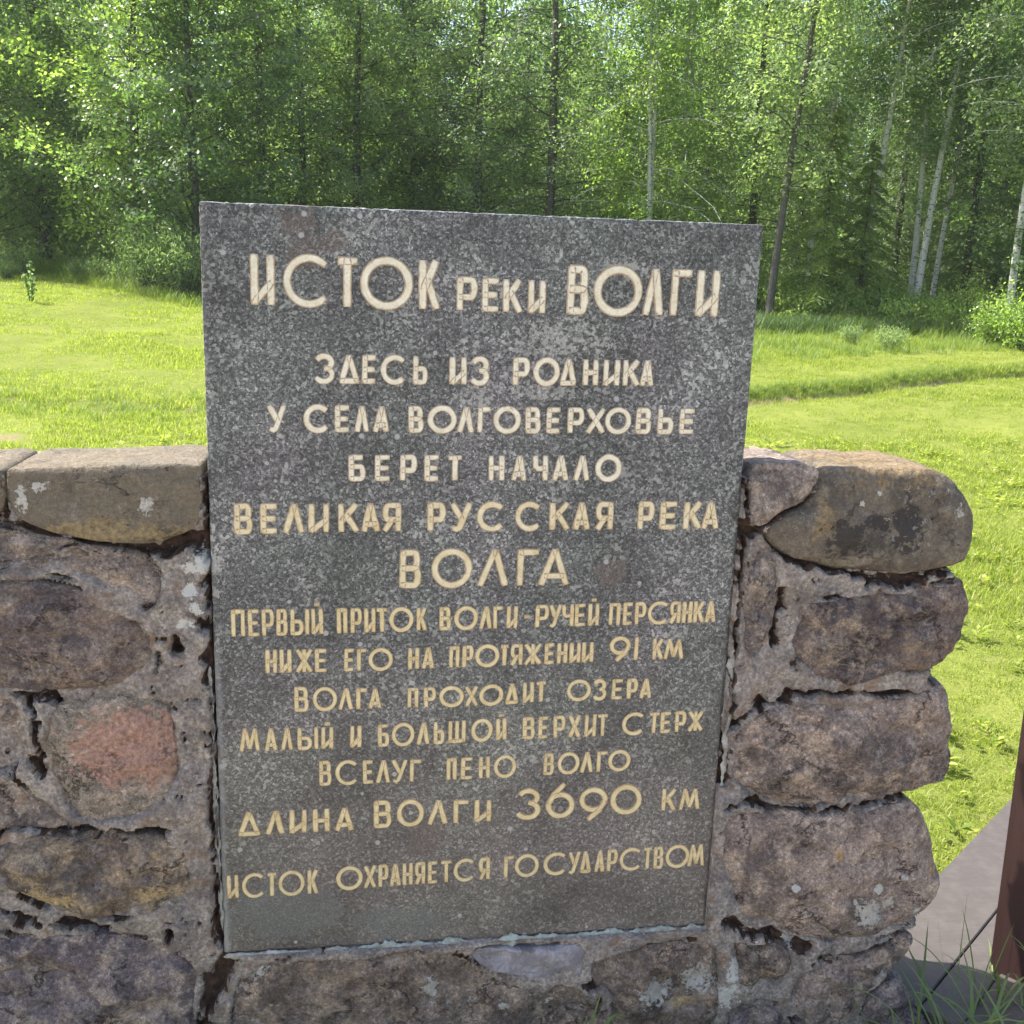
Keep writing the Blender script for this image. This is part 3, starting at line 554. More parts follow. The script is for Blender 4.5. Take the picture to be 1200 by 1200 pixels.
# ------------------------------------------------------------ stone wall
wall = empty('stone_wall', (.2, .12, 0))
props(wall, 'low wall of rough mortared boulders that the granite slab is set in', 'stone wall')
def smooth_poly(P, it=2):
    P = [Vector(p) for p in P]
    for _ in range(it):
        Q = []
        for a, b in zip(P, P[1:] + P[:1]): Q += [a.lerp(b, .22), a.lerp(b, .78)]
        P = Q
    return P
def resample(P, n):
    L = [0]; m = len(P)
    for i in range(m): L.append(L[-1] + (P[(i + 1) % m] - P[i]).length)
    out = []; j = 0
    for k in range(n):
        s = L[-1] * k / n
        while L[j + 1] < s: j += 1
        out.append(P[j].lerp(P[(j + 1) % m], (s - L[j]) / max(1e-9, L[j + 1] - L[j])))
    return out
OUT = []; CRISP = []
def stone(pix, mat, label=None, front=0.0, E=.022, B=.02, back=.25, seed=0, it=2, rough=1.0, n=150, K=34, tilt=0.0, kx=0.0, smin=-1, pw=2.2):
    """one boulder: pix = outline in the photo, laid on the wall plane; E edge rounding, B bulge, back = how deep it reaches"""
    P = [hy(x, y, 0.0) for x, y in pix]; P = smooth_poly([(p[0], p[2]) for p in P], it); P = resample(P, n)
    c = sum(P, Vector((0, 0))) / n; cz = c.y; OUT.append([(p.x, p.y) for p in P]); CRISP.append(mat in (MAT['cap_left'], MAT['cap_right'], MAT['patch']))
    if not CRISP[-1]: E *= .5; B *= .45; rough *= 1.7
    V = []; Fc = []; sd = Vector((seed * 3.7, seed * 1.3, seed * 2.1))
    ts = [1 - (k / K) ** 1.7 for k in range(K)]          # 1 at the rim -> 0 near the centre
    def dn(p, amp):
        q = p + sd
        return (noise.noise(q * 9) * .5 + noise.noise(q * 22) * .32 + noise.noise(q * 55) * .16 + noise.noise(q * 130) * .08) * amp
    def put(x, y, z, amp, rim):
        p = Vector((x, y, z)); a = dn(p, amp); b = dn(p + Vector((11, 5, 3)), amp * .6)
        d = Vector((x - c.x, 0, z - c.y)); d = d.normalized() if d.length > 1e-5 else Vector((0, 0, 0))
        V.append(tuple(p + Vector((0, -a * (1 - .5 * rim), 0)) + d * b * rim))
    depths = [back, back - .02, back * .66, back * .4, back * .18, .035]
    for j, y in enumerate(depths):
        s_ = {0: .90, 1: .975}.get(j, 1.0)
        for p in P: put(c.x + (p.x - c.x) * s_, y, c.y + (p.y - c.y) * s_, .022 * rough, 1)
    for t in ts:
        yy = front - E * math.sqrt(max(0, 1 - t ** 7)) - B * (1 - t ** pw)
        for p in P:
            z = c.y + (p.y - c.y) * t; x = c.x + (p.x - c.x) * t
            put(x, yy + tilt * (z - cz) + kx * (x - c.x), z, .022 * rough, t ** 4)
    NR = len(depths) + K
    for r in range(NR - 1):
        for i in range(n):
            j = (i + 1) % n; Fc.append((r * n + i, r * n + j, (r + 1) * n + j, (r + 1) * n + i))
    ci = len(V); put(c.x, front - E - B, c.y, .022 * rough, 0)
    for i in range(n): Fc.append(((NR - 1) * n + i, (NR - 1) * n + (i + 1) % n, ci))
    Fc.append(tuple(range(n))[::-1])
    me = mesh('stone', V, Fc, mat, True)
    bm = bmesh.new(); bm.from_mesh(me); bmesh.ops.recalc_face_normals(bm, faces=bm.faces); bm.to_mesh(me); bm.free()
    o = add('stone', me, wall)
    if label: o['label'] = label
    return o
S = stone
S([(-190, 556), (-60, 549), (5, 546), (9, 575), (6, 602), (-20, 614), (-120, 622), (-185, 610)], MAT['cap_left'], seed=1, E=.006, B=.006, back=.22, it=2, front=-.006)
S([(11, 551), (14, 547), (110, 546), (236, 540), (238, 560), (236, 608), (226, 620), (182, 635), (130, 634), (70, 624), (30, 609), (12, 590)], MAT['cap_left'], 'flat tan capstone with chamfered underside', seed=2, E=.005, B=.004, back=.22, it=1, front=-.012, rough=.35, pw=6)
S([(-170, 628), (-40, 622), (10, 616), (95, 637), (165, 646), (190, 668), (182, 715), (150, 705), (105, 683), (60, 672), (0, 667), (-170, 665)], MAT['grey'], seed=3, E=.012, B=.004, rough=1.2, front=.008)
S([(-180, 676), (-60, 674), (50, 678), (102, 690), (135, 708), (172, 730), (188, 760), (184, 790), (120, 803), (20, 806), (-60, 808), (-180, 805)], MAT['purple'], 'broad purple brown stone with horizontal layers', seed=4, E=.03, B=.018, rough=1.1)
S([(52, 838), (80, 815), (140, 806), (190, 815), (207, 840), (212, 890), (209, 930), (190, 950), (140, 962), (108, 967), (82, 945), (64, 915), (50, 880)], MAT['pink'], 'rounded stone with a rosy granite face', seed=5, E=.026, B=.018, rough=.7)
S([(-60, 818), (10, 815), (38, 832), (45, 860), (40, 892), (18, 905), (-60, 900)], MAT['grey'], seed=6, E=.014, B=.006, rough=1.3, front=.006)
S([(-120, 915), (-20, 912), (22, 915), (50, 930), (92, 965), (60, 970), (10, 976), (-120, 985)], MAT['grey'], seed=7, E=.012, B=.006, rough=1.3, front=.006)
S([(-10, 985), (30, 974), (90, 974), (150, 978), (200, 984), (226, 1005), (230, 1030), (205, 1052), (160, 1070), (105, 1072), (50, 1058), (-5, 1030), (-20, 1005)], MAT['brown'], 'brown cracked oval stone', seed=8, E=.032, B=.028, rough=1.4)
S([(-180, 990), (-60, 988), (-28, 1000), (-22, 1030), (-60, 1058), (-180, 1060)], MAT['grey'], seed=9, E=.03, B=.02)
S([(-60, 1092), (10, 1086), (70, 1092), (130, 1090), (190, 1098), (228, 1125), (236, 1170), (228, 1235), (200, 1262), (0, 1265), (-60, 1250)], MAT['dark'], 'large dark plum stone speckled with pale lichen', seed=10, E=.035, B=.03, rough=1.3)
S([(-180, 1080), (-100, 1078), (-72, 1100), (-70, 1240), (-180, 1260)], MAT['brown'], seed=11, E=.03, B=.02)
S([(-180, 820), (-90, 818), (-66, 850), (-70, 895), (-180, 905)], MAT['purple'], seed=12, E=.03, B=.02)
# under the slab
S([(276, 1126), (400, 1118), (545, 1112), (556, 1130), (600, 1146), (680, 1150), (712, 1180), (700, 1235), (640, 1262), (300, 1262), (272, 1230)], MAT['mossy'], 'long brown footing stone under the slab spotted with lichen', seed=13, E=.016, B=.012, rough=1.1, front=.0, back=.24)
S([(690, 1118), (760, 1104), (826, 1094), (842, 1110), (846, 1150), (838, 1195), (800, 1235), (730, 1240), (706, 1205), (716, 1170), (690, 1145)], MAT['mossy'], seed=14, E=.018, B=.012, rough=1.4, back=.24)
S([(552, 1110), (590, 1106), (612, 1108), (640, 1105), (684, 1101), (681, 1120), (680, 1141), (668, 1130), (648, 1139), (622, 1143), (598, 1140), (574, 1133), (560, 1124)], MAT['patch'], 'smooth lilac grey plaster patch below the slab', seed=15, E=.003, B=.0, rough=1.5, front=-.010, it=1, back=.2)
# right of the slab
S([(877, 547), (920, 543), (952, 545), (959, 553), (950, 575), (940, 590), (912, 600), (892, 615), (878, 612)], MAT['grey'], 'small wedge shaped grey capstone', seed=16, E=.008, B=.003, rough=.7, it=1, back=.2, front=-.008)
S([(962, 551), (1010, 547), (1088, 548), (1114, 558), (1135, 590), (1141, 604), (1139, 636), (1126, 662), (1070, 670), (1000, 668), (940, 657), (908, 646), (888, 622), (915, 601), (942, 592), (954, 572)], MAT['cap_right'], 'big smooth olive grey capstone with black stains', seed=17, E=.022, B=.012, rough=1.0, back=.235, it=1, front=.004)
S([(876, 630), (890, 625), (907, 640), (914, 668), (912, 705), (903, 740), (890, 770), (868, 768), (864, 720), (868, 665)], MAT['grey'], seed=18, E=.010, B=.008, rough=.8, front=.004)
S([(925, 705), (975, 695), (1050, 692), (1098, 680), (1122, 676), (1131, 698), (1130, 730), (1114, 760), (1094, 784), (1040, 792), (975, 802), (938, 790), (925, 752)], MAT['purple'], 'purple grey stone with a pale upper band', seed=19, E=.03, B=.024, rough=1.3)
S([(852, 868), (870, 842), (895, 828), (920, 822), (1000, 817), (1060, 816), (1096, 800), (1112, 818), (1116, 860), (1114, 900), (1098, 918), (1070, 926), (1010, 934), (950, 945), (890, 938), (858, 915)], MAT['warm'], 'broad warm grey stone with fractured right end', seed=20, E=.03, B=.028, rough=1.2)
S([(846, 955), (900, 946), (970, 953), (1030, 944), (1066, 936), (1080, 960), (1094, 1000), (1098, 1040), (1084, 1068), (1050, 1090), (1000, 1100), (950, 1094), (895, 1082), (856, 1068), (844, 1010)], MAT['warm'], 'rounded warm grey boulder with white lichen rosettes', seed=21, E=.035, B=.035, rough=.8)
S([(934, 1140), (965, 1118), (1010, 1120), (1062, 1092), (1070, 1098), (1056, 1124), (1030, 1150), (1004, 1180), (975, 1205), (935, 1200), (922, 1170)], MAT['warm'], seed=22, E=.025, B=.02, rough=1.2)
S([(1012, 1172), (1042, 1142), (1060, 1146), (1076, 1175), (1086, 1215), (1080, 1262), (1015, 1265), (995, 1230)], MAT['dark'], seed=23, E=.025, B=.02, rough=1.2)
S([(852, 1100), (890, 1098), (925, 1112), (928, 1140), (905, 1158), (870, 1158), (850, 1135)], MAT['mossy'], seed=24, E=.02, B=.012, rough=1.8)
S([(850, 1170), (905, 1168), (925, 1195), (985, 1215), (990, 1262), (860, 1262), (846, 1220)], MAT['dark'], seed=25, E=.022, B=.018, rough=1.6)

# mortar body: a real relief sheet between the stones, with holes and cracks
SIL = [(-190, 556), (240, 556), (240, 560), (875, 560), (1000, 566), (1100, 570), (1124, 600), (1124, 640), (1112, 664), (1116, 680), (1117, 735), (1100, 765), (1088, 785), (1100, 812), (1103, 900), (1085, 918), (1058, 928), (1068, 945), (1085, 1010), (1080, 1065), (1064, 1086), (1046, 1118), (1034, 1145), (1055, 1160), (1070, 1210), (1070, 1420), (-190, 1420)]
SILW = np.array([[hy(x, y)[0], hy(x, y)[2]] for x, y in SIL]); SILW[SILW[:, 1] < -.1, 1] = -.1; SILW[0, 0] = SILW[-1, 0] = -.9
def inside(poly, X, Y):
    r = np.zeros(X.shape, bool); n = len(poly); j = n - 1
    for i in range(n):
        xi, yi = poly[i]; xj, yj = poly[j]
        c = ((yi > Y) != (yj > Y)) & (X < (xj - xi) * (Y - yi) / (yj - yi + 1e-12) + xi); r ^= c; j = i
    return r
st_ = .0042
mx = np.arange(-.9, 1.36, st_); mz = np.arange(-.1, 1.29, st_)
MX, MZ = np.meshgrid(mx, mz)
dmin = np.full(MX.shape, 9.0); ins = np.zeros(MX.shape, bool)
for o in OUT:
    oa = np.array(o); ins |= inside(o, MX, MZ)
kd = kdtree.KDTree(sum(len(o) for o in OUT)); k_ = 0
for o in OUT:
    for p in o: kd.insert((p[0], p[1], 0), k_); k_ += 1
kd.balance()
dmin = np.array([kd.find((a, b, 0))[2] for a, b in zip(MX.ravel(), MZ.ravel())]).reshape(MX.shape)
CR = [  # deep crevices: polylines in the photo with half width px
 ([(0, 610), (30, 618), (75, 632), (130, 642), (190, 644), (228, 630)], 7), ([(8, 560), (8, 605)], 4), ([(236, 628), (235, 640)], 5), ([(170, 640), (176, 668), (178, 676)], 5),
 ([(20, 812), (60, 812), (78, 828)], 5), ([(35, 822), (44, 842), (50, 905)], 4), ([(38, 888), (48, 905)], 6), ([(5, 880), (38, 935), (92, 968)], 3),
 ([(0, 975), (30, 962), (60, 970), (110, 976)], 5), ([(92, 968), (140, 976), (195, 970)], 4), ([(175, 972), (188, 980)], 9), ([(0, 1060), (30, 1074), (62, 1080), (120, 1086)], 6), ([(78, 1080), (120, 1088)], 8), ([(20, 1095), (38, 1100)], 6), ([(196, 1098), (200, 1090)], 5),
 ([(243, 560), (243, 640), (247, 700), (249, 800), (250, 900), (252, 1000), (255, 1080)], 2.6), ([(238, 725), (244, 735)], 7), ([(205, 745), (210, 758)], 5), ([(244, 770), (246, 790)], 5), ([(258, 1085), (262, 1108), (268, 1120)], 8), ([(262, 1125), (252, 1160), (240, 1190), (232, 1215)], 11),
 ([(874, 560), (872, 600), (870, 640), (862, 720), (856, 800), (850, 870)], 2.8), ([(870, 612), (874, 620), (884, 622)], 6), ([(850, 860), (848, 880), (846, 915)], 6),
 ([(885, 615), (915, 600), (945, 580), (958, 556)], 2.5), ([(884, 622), (900, 640), (930, 655), (1000, 672), (1060, 674), (1120, 668)], 3.5), ([(1020, 680), (1070, 684)], 7), ([(912, 690), (908, 720), (905, 752)], 4), ([(1035, 702), (1075, 706)], 4),
 ([(846, 945), (880, 935), (900, 945), (960, 950), (1060, 930)], 4.5), ([(1038, 942), (1054, 946)], 7), ([(915, 825), (930, 810), (1000, 810), (1090, 812)], 3.5), ([(915, 822), (925, 812)], 8), ([(850, 850), (880, 828), (905, 822)], 4), ([(885, 818), (888, 820)], 6),
 ([(852, 1075), (875, 1092), (900, 1090), (930, 1102), (945, 1110)], 7), ([(890, 1090), (920, 1105)], 9), ([(960, 1118), (1000, 1118), (1040, 1104), (1068, 1088)], 7), ([(1010, 1125), (1018, 1132)], 8), ([(680, 1150), (700, 1150), (716, 1142)], 6), ([(1088, 790), (1100, 800)], 4), ([(870, 1090), (868, 1096)], 8), ([(700, 1165), (700, 1200)], 3)]
crk = np.zeros(MX.shape)
warpx = MX + .006 * fbm(MX * 60, MZ * 60, 3, 3); warpz = MZ + .006 * fbm(MX * 60, MZ * 60, 8, 3)
for pl, hw in CR:
    W_ = [hy(a, b) for a, b in pl]; r = hw * .0015
    for a, b in zip(W_, W_[1:]):
        ax_, az_ = a[0], a[2]; bx_, bz_ = b[0] - ax_, b[2] - az_; L2 = bx_ * bx_ + bz_ * bz_ + 1e-12
        t = np.clip(((warpx - ax_) * bx_ + (warpz - az_) * bz_) / L2, 0, 1)
        d = np.hypot(warpx - ax_ - t * bx_, warpz - az_ - t * bz_)
        rr = r * .9 * (1 + .9 * fbm(MX * 35, MZ * 35, 5, 2))
        crk = np.maximum(crk, 1 - sstep(.6, 1.5, d / np.maximum(rr, .0012)))
MYn = .0055 * fbm(MX * 11, MZ * 11, 1, 4) + .0018 * fbm(MX * 55, MZ * 55, 2, 3)
near = np.exp(-(dmin / .022) ** 2) * (~ins)
MY = -.013 - MYn * 1.3
holes = sstep(1.3, 1.45, fbm(MX * 42, MZ * 42, 6, 3) + .4 * near) * (~ins)
holes = np.maximum(holes, sstep(.95, 1.1, fbm(MX * 75, MZ * 75, 12, 2) * .8 + .35 * sstep(-.1, .6, fbm(MX * 6, MZ * 6, 3, 2))) * .8)
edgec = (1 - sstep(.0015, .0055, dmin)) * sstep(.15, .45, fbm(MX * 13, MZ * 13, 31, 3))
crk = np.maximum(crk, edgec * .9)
nearcrk = np.zeros(MX.shape)
kk2 = kdtree.KDTree(int((crk > .5).sum()) or 1)
for i_, (a, b) in enumerate(zip(MX[crk > .5], MZ[crk > .5])): kk2.insert((a, b, 0), i_)
kk2.balance()
dck = np.array([kk2.find((a, b, 0))[2] for a, b in zip(MX.ravel(), MZ.ravel())]).reshape(MX.shape)
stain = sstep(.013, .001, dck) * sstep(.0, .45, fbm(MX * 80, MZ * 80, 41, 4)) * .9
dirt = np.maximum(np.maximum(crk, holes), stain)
MY = MY + .030 * crk + .012 * holes
cr_in = np.zeros(MX.shape, bool)
for o, c_ in zip(OUT, CRISP):
    if c_: cr_in |= inside(o, MX, MZ)
lap = .006 + .032 * np.clip(.35 + .75 * fbm(MX * 14, MZ * 14, 21, 4), 0, 1)      # how far the mortar is smeared over each stone
MY = np.where(ins, MY + .012 * sstep(.1, 1.0, dmin / lap), MY)
MY = np.where(ins & (dmin > lap), np.maximum(MY, .006), MY)
MY = np.where(cr_in & (dmin > .004), np.maximum(MY, .008), MY)
sx_in = (MX > SX0 - .001) & (MX < SX1 + .001) & (MZ > SZ0 - .001)
MY = np.where(sx_in, .05, MY)
keep_v = inside([tuple(p) for p in SILW], MX, MZ)
NV = MX.size; idx = np.arange(NV).reshape(MX.shape)
kq = keep_v[:-1, :-1] & keep_v[1:, :-1] & keep_v[:-1, 1:] & keep_v[1:, 1:]
q = np.stack([idx[:-1, :-1], idx[:-1, 1:], idx[1:, 1:], idx[1:, :-1]], -1)[kq]
used = np.unique(q); remap = np.full(NV, -1); remap[used] = np.arange(len(used)); q = remap[q]
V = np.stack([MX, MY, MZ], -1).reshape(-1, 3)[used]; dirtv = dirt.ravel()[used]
# boundary -> extrude back
ed = np.concatenate([q[:, [0, 1]], q[:, [1, 2]], q[:, [2, 3]], q[:, [3, 0]]])
key = np.sort(ed, 1); kk = key[:, 0].astype(np.int64) * 10**7 + key[:, 1]; uq, inv, cnt = np.unique(kk, return_inverse=True, return_counts=True)
be = ed[cnt[inv] == 1]; nb = len(V)
bv = np.unique(be); rb = np.full(nb, -1); layers = []
allV = [V]; allF = [q]; prev = {int(v): int(v) for v in bv}; off = nb
for yb in (.03, .08, .14, .2, .245):
    nv = V[bv].copy(); nv[:, 1] = yb; nn = fbm(nv[:, 0] * 20, nv[:, 2] * 20, yb * 30, 3)
    nv[:, 0] += .006 * nn * (1 if yb else 0) ; nv[:, 2] -= .004 * np.abs(nn)
    cur = {int(v): off + i for i, v in enumerate(bv)}; allV.append(nv); off += len(bv)
    allF.append(np.array([[prev[int(b)], prev[int(a)], cur[int(a)], cur[int(b)]] for a, b in be])); prev = cur
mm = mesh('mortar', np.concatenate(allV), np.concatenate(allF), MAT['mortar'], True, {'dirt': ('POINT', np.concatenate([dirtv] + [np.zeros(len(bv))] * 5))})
# back skin
gz = np.arange(-.1, 1.26, .03); gx2 = np.arange(-.9, 1.3, .03); BX, BZ = np.meshgrid(gx2, gz); kb = inside([tuple(p) for p in SILW], BX, BZ)
BY = .245 + .012 * fbm(BX * 9, BZ * 9, 4, 3); i2 = np.arange(BX.size).reshape(BX.shape)
kq = kb[:-1, :-1] & kb[1:, :-1] & kb[:-1, 1:] & kb[1:, 1:]
q2 = np.stack([i2[:-1, :-1], i2[1:, :-1], i2[1:, 1:], i2[:-1, 1:]], -1)[kq]
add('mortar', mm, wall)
add('rear_render', mesh('rear_render', np.stack([BX, BY, BZ], -1).reshape(-1, 3), q2, MAT['mortar'], True, {'dirt': ('POINT', np.zeros(BX.size))}), wall)

def bead(pl, r, mat, name='lime_bead', y0=-.002, sd=0):
    P = [Vector((hy(a, b)[0], y0, hy(a, b)[2])) for a, b in pl]; Q = []
    for a, b in zip(P, P[1:]):
        k = max(2, int((b - a).length / .004)); Q += [a.lerp(b, i / k) for i in range(k)]
    Q.append(P[-1]); V = []; Fc = []; n = 10
    for i, p in enumerate(Q):
        t = (Q[min(i + 1, len(Q) - 1)] - Q[max(i - 1, 0)]).normalized(); nr = Vector((-t.z, 0, t.x))
        env = min(1, i / 8, (len(Q) - 1 - i) / 8) ** .5 if 0 < i < len(Q) - 1 else .05
        rr = r * max(.12, 1 + 1.1 * noise.noise(p * 28 + Vector((sd, 0, 0))) + .7 * noise.noise(p * 90)) * env
        off_ = nr * (noise.noise(p * 25 + Vector((sd, 3, 0))) * r * .6)
        for k in range(n):
            a = 2 * math.pi * k / n; w = rr * (1 + .7 * noise.noise(p * 130 + Vector((0, k * 1.7, 0))))
            V.append(p + off_ + nr * (math.cos(a) * w) + Vector((0, math.sin(a) * w * .32, 0)))
    for i in range(len(Q) - 1):
        for k in range(n): Fc.append((i * n + k, i * n + (k + 1) % n, (i + 1) * n + (k + 1) % n, (i + 1) * n + k))
    me = mesh('bead', [tuple(v) for v in V], Fc, mat, True)
    o = add(name, me, wall); return o
bead([(262, 1121), (330, 1117), (420, 1112), (520, 1106)], .006, MAT['bead'], sd=1)['label'] = 'pale lime bead under the left half of the slab'
bead([(420, 1111), (500, 1107), (600, 1101), (680, 1095), (760, 1091), (832, 1086)], .0085, MAT['bead_green'], sd=4)['label'] = 'blue green lime bead under the right half of the slab'
bead([(858, 760), (852, 850), (842, 960), (838, 1010), (830, 1082)], .0065, MAT['bead'], sd=7)['label'] = 'pale bead up the right edge of the slab'
bead([(246, 780), (251, 900), (256, 1000), (261, 1090)], .0035, MAT['bead'], sd=9)

# ------------------------------------------------------------ boardwalk and post
bd = empty('boardwalk', (1.6, .4, 0)); props(bd, 'taupe painted timber boardwalk running off behind the right end of the wall', 'boardwalk')
a0 = hz(1099, 1026, .05); a1 = hz(1187, 934, .05); u = Vector((a1[0] - a0[0], a1[1] - a0[1])).normalized(); v = Vector((u.y, -u.x))
def board(off0, off1, s0, s1, zt=.05, name='board', th=.03):
    bm = bmesh.new(); bmesh.ops.create_cube(bm, size=1)
    o = Vector((a0[0], a0[1]))
    for w in bm.verts:
        s = s0 if w.co.x < 0 else s1; f = off0 if w.co.y < 0 else off1
        p = o + u * s + v * f; w.co = Vector((p.x, p.y, zt - (th if w.co.z < 0 else 0)))
    bmesh.ops.recalc_face_normals(bm, faces=bm.faces)
    bmesh.ops.bevel(bm, geom=bm.edges[:], offset=.002, segments=2, affect='EDGES')
    me = bpy.data.meshes.new(name); bm.to_mesh(me); bm.free(); me.materials.append(MAT['board']); return add(name, me, bd)
sm = hz(1107, 1143, .05); wd = (Vector((sm[0], sm[1])) - Vector((a0[0], a0[1]))).dot(v)
board(0, wd - .0015, -.58, 2.6, .05)
board(wd + .0015, wd * 1.52, -.575, 2.6, .047)
board(wd * 1.52 + .003, wd * 2.5, -.58, 2.6, .05)
board(wd * 2.5 + .008, wd * 3.5, -.57, 2.6, .049)
for s_ in (-.5, .2, .8, 1.4, 2.2): board(.01, wd * 3.45, s_, s_ + .06, .016, 'joist', .05)
# post: square timber turned square to the boards
pb = hz(1158, 1143, .03); nrm = Vector((-u.x * 1.0, -u.y)); 
po = empty('timber_post', (0, 0, 0)); W2 = .055
corner = Vector((pb[0], pb[1]))   # its left edge
fdir = Vector((v.x, v.y))         # along the face to the right
cen = corner + fdir * W2 + u * W2
po.location = (cen.x, cen.y, 0); po.rotation_euler = (0, R_(-1.3), 0)
props(po, 'dark red brown square timber post standing in the grass beside the boardwalk', 'post')
def boxmesh(name, hx, hyy, z0, z1, ang, mat, bev=.004, loc=(0, 0)):
    bm = bmesh.new(); bmesh.ops.create_cube(bm, size=1)
    for w in bm.verts: w.co = Vector((w.co.x * 2 * hx, w.co.y * 2 * hyy, z0 if w.co.z < 0 else z1))
    bmesh.ops.bevel(bm, geom=bm.edges[:], offset=bev, segments=2, affect='EDGES')
    bmesh.ops.rotate(bm, verts=bm.verts, cent=(0, 0, 0), matrix=Matrix.Rotation(ang, 3, 'Z'))
    bmesh.ops.translate(bm, verts=bm.verts, vec=(loc[0], loc[1], 0))
    me = bpy.data.meshes.new(name); bm.to_mesh(me); bm.free(); me.materials.append(mat); return me
ang = math.atan2(u.y, u.x)
add('shaft', boxmesh('shaft', W2, W2, -.15, 1.25, ang, MAT['post']), po, (0, 0, 0))
add('cap', boxmesh('cap', W2 + .012, W2 + .012, 1.251, 1.28, ang, MAT['post']), po, (0, 0, 0))

# ------------------------------------------------------------ grass
rg = np.random.RandomState(11)
def blades(n, spread, hmin, hmax, w, lean, segs=2, seed=0, vshape=None):
    """tuft of n tapering bent blades -> V,F,rnd"""
    r = np.random.RandomState(seed); V = []; Fc = []; A = []
    for i in range(n):
        a = r.rand() * 6.283; rr = spread * math.sqrt(r.rand()); bx, by = rr * math.cos(a), rr * math.sin(a)
        h = r.uniform(hmin, hmax); d = r.rand() * 6.283; l = lean * h * r.uniform(.2, 1.2); ww = w * r.uniform(.6, 1.2)
        px_, py_ = -math.sin(d) * ww / 2, math.cos(d) * ww / 2; rv = r.rand(); b = len(V)
        for k in range(segs + 1):
            t = k / segs; x = bx + math.cos(d) * l * t * t; y = by + math.sin(d) * l * t * t; z = h * (t - .25 * lean * t * t * t); s = 1 - t ** 1.6
            if k < segs: V += [(x - px_ * s, y - py_ * s, z), (x + px_ * s, y + py_ * s, z)]
            else: V.append((x, y, z))
        for k in range(segs):
            if k < segs - 1: Fc.append((b + 2 * k, b + 2 * k + 1, b + 2 * k + 3, b + 2 * k + 2))
            else: Fc.append((b + 2 * k, b + 2 * k + 1, b + 2 * k + 2))
            A.append(rv)
    return V, Fc, A
def tuft_mesh(nm, mat, **kw):
    V, Fc, A = blades(**kw); return mesh(nm, V, Fc, mat, True, {'rnd': ('FACE', A)})
def scatter(name, pts, scl, proto_meshes, label, seed=0):
    """one 'stuff' object: a point mesh that instances tufts with geometry nodes"""
    pc = bpy.data.collections.new(name + '_tufts')
    for i, m in enumerate(proto_meshes):
        o = bpy.data.objects.new('tuft', m); pc.objects.link(o)
    me = bpy.data.meshes.new(name); me.vertices.add(len(pts)); me.vertices.foreach_set('co', np.asarray(pts, np.float32).ravel())
    a = me.attributes.new('scl', 'FLOAT', 'POINT'); a.data.foreach_set('value', np.asarray(scl, np.float32))
    me.update(); o = add(name, me)
    ng = bpy.data.node_groups.new(name, 'GeometryNodeTree')
    ng.interface.new_socket('Geometry', in_out='INPUT', socket_type='NodeSocketGeometry'); ng.interface.new_socket('Geometry', in_out='OUTPUT', socket_type='NodeSocketGeometry')
    N = ng.nodes; gi = N.new('NodeGroupInput'); go = N.new('NodeGroupOutput'); ci = N.new('GeometryNodeCollectionInfo'); ci.inputs[0].default_value = pc
    ci.inputs['Separate Children'].default_value = True; ci.inputs['Reset Children'].default_value = True
    ip = N.new('GeometryNodeInstanceOnPoints'); ip.inputs['Pick Instance'].default_value = True
    rv = N.new('FunctionNodeRandomValue'); rv.data_type = 'FLOAT_VECTOR'; rv.inputs[0].default_value = (-.12, -.12, 0); rv.inputs[1].default_value = (.12, .12, 6.283); rv.inputs['Seed'].default_value = seed
    ri = N.new('FunctionNodeRandomValue'); ri.data_type = 'INT'; ri.inputs[4].default_value = 0; ri.inputs[5].default_value = len(proto_meshes) - 1; ri.inputs['Seed'].default_value = seed + 1
    na = N.new('GeometryNodeInputNamedAttribute'); na.data_type = 'FLOAT'; na.inputs[0].default_value = 'scl'
    L = ng.links; L.new(gi.outputs[0], ip.inputs['Points']); L.new(ci.outputs[0], ip.inputs['Instance']); L.new(rv.outputs[0], ip.inputs['Rotation'])
    L.new(ri.outputs[2], ip.inputs['Instance Index']); L.new(na.outputs[0], ip.inputs['Scale']); L.new(ip.outputs[0], go.inputs[0])
    md = o.modifiers.new('tufts', 'NODES'); md.node_group = ng
    props(o, label, 'grass', kind='stuff'); return o
def field(n, x0, x1, y0, y1):
    x = rg.uniform(x0, x1, n); y = rg.uniform(y0, y1, n); return x, y
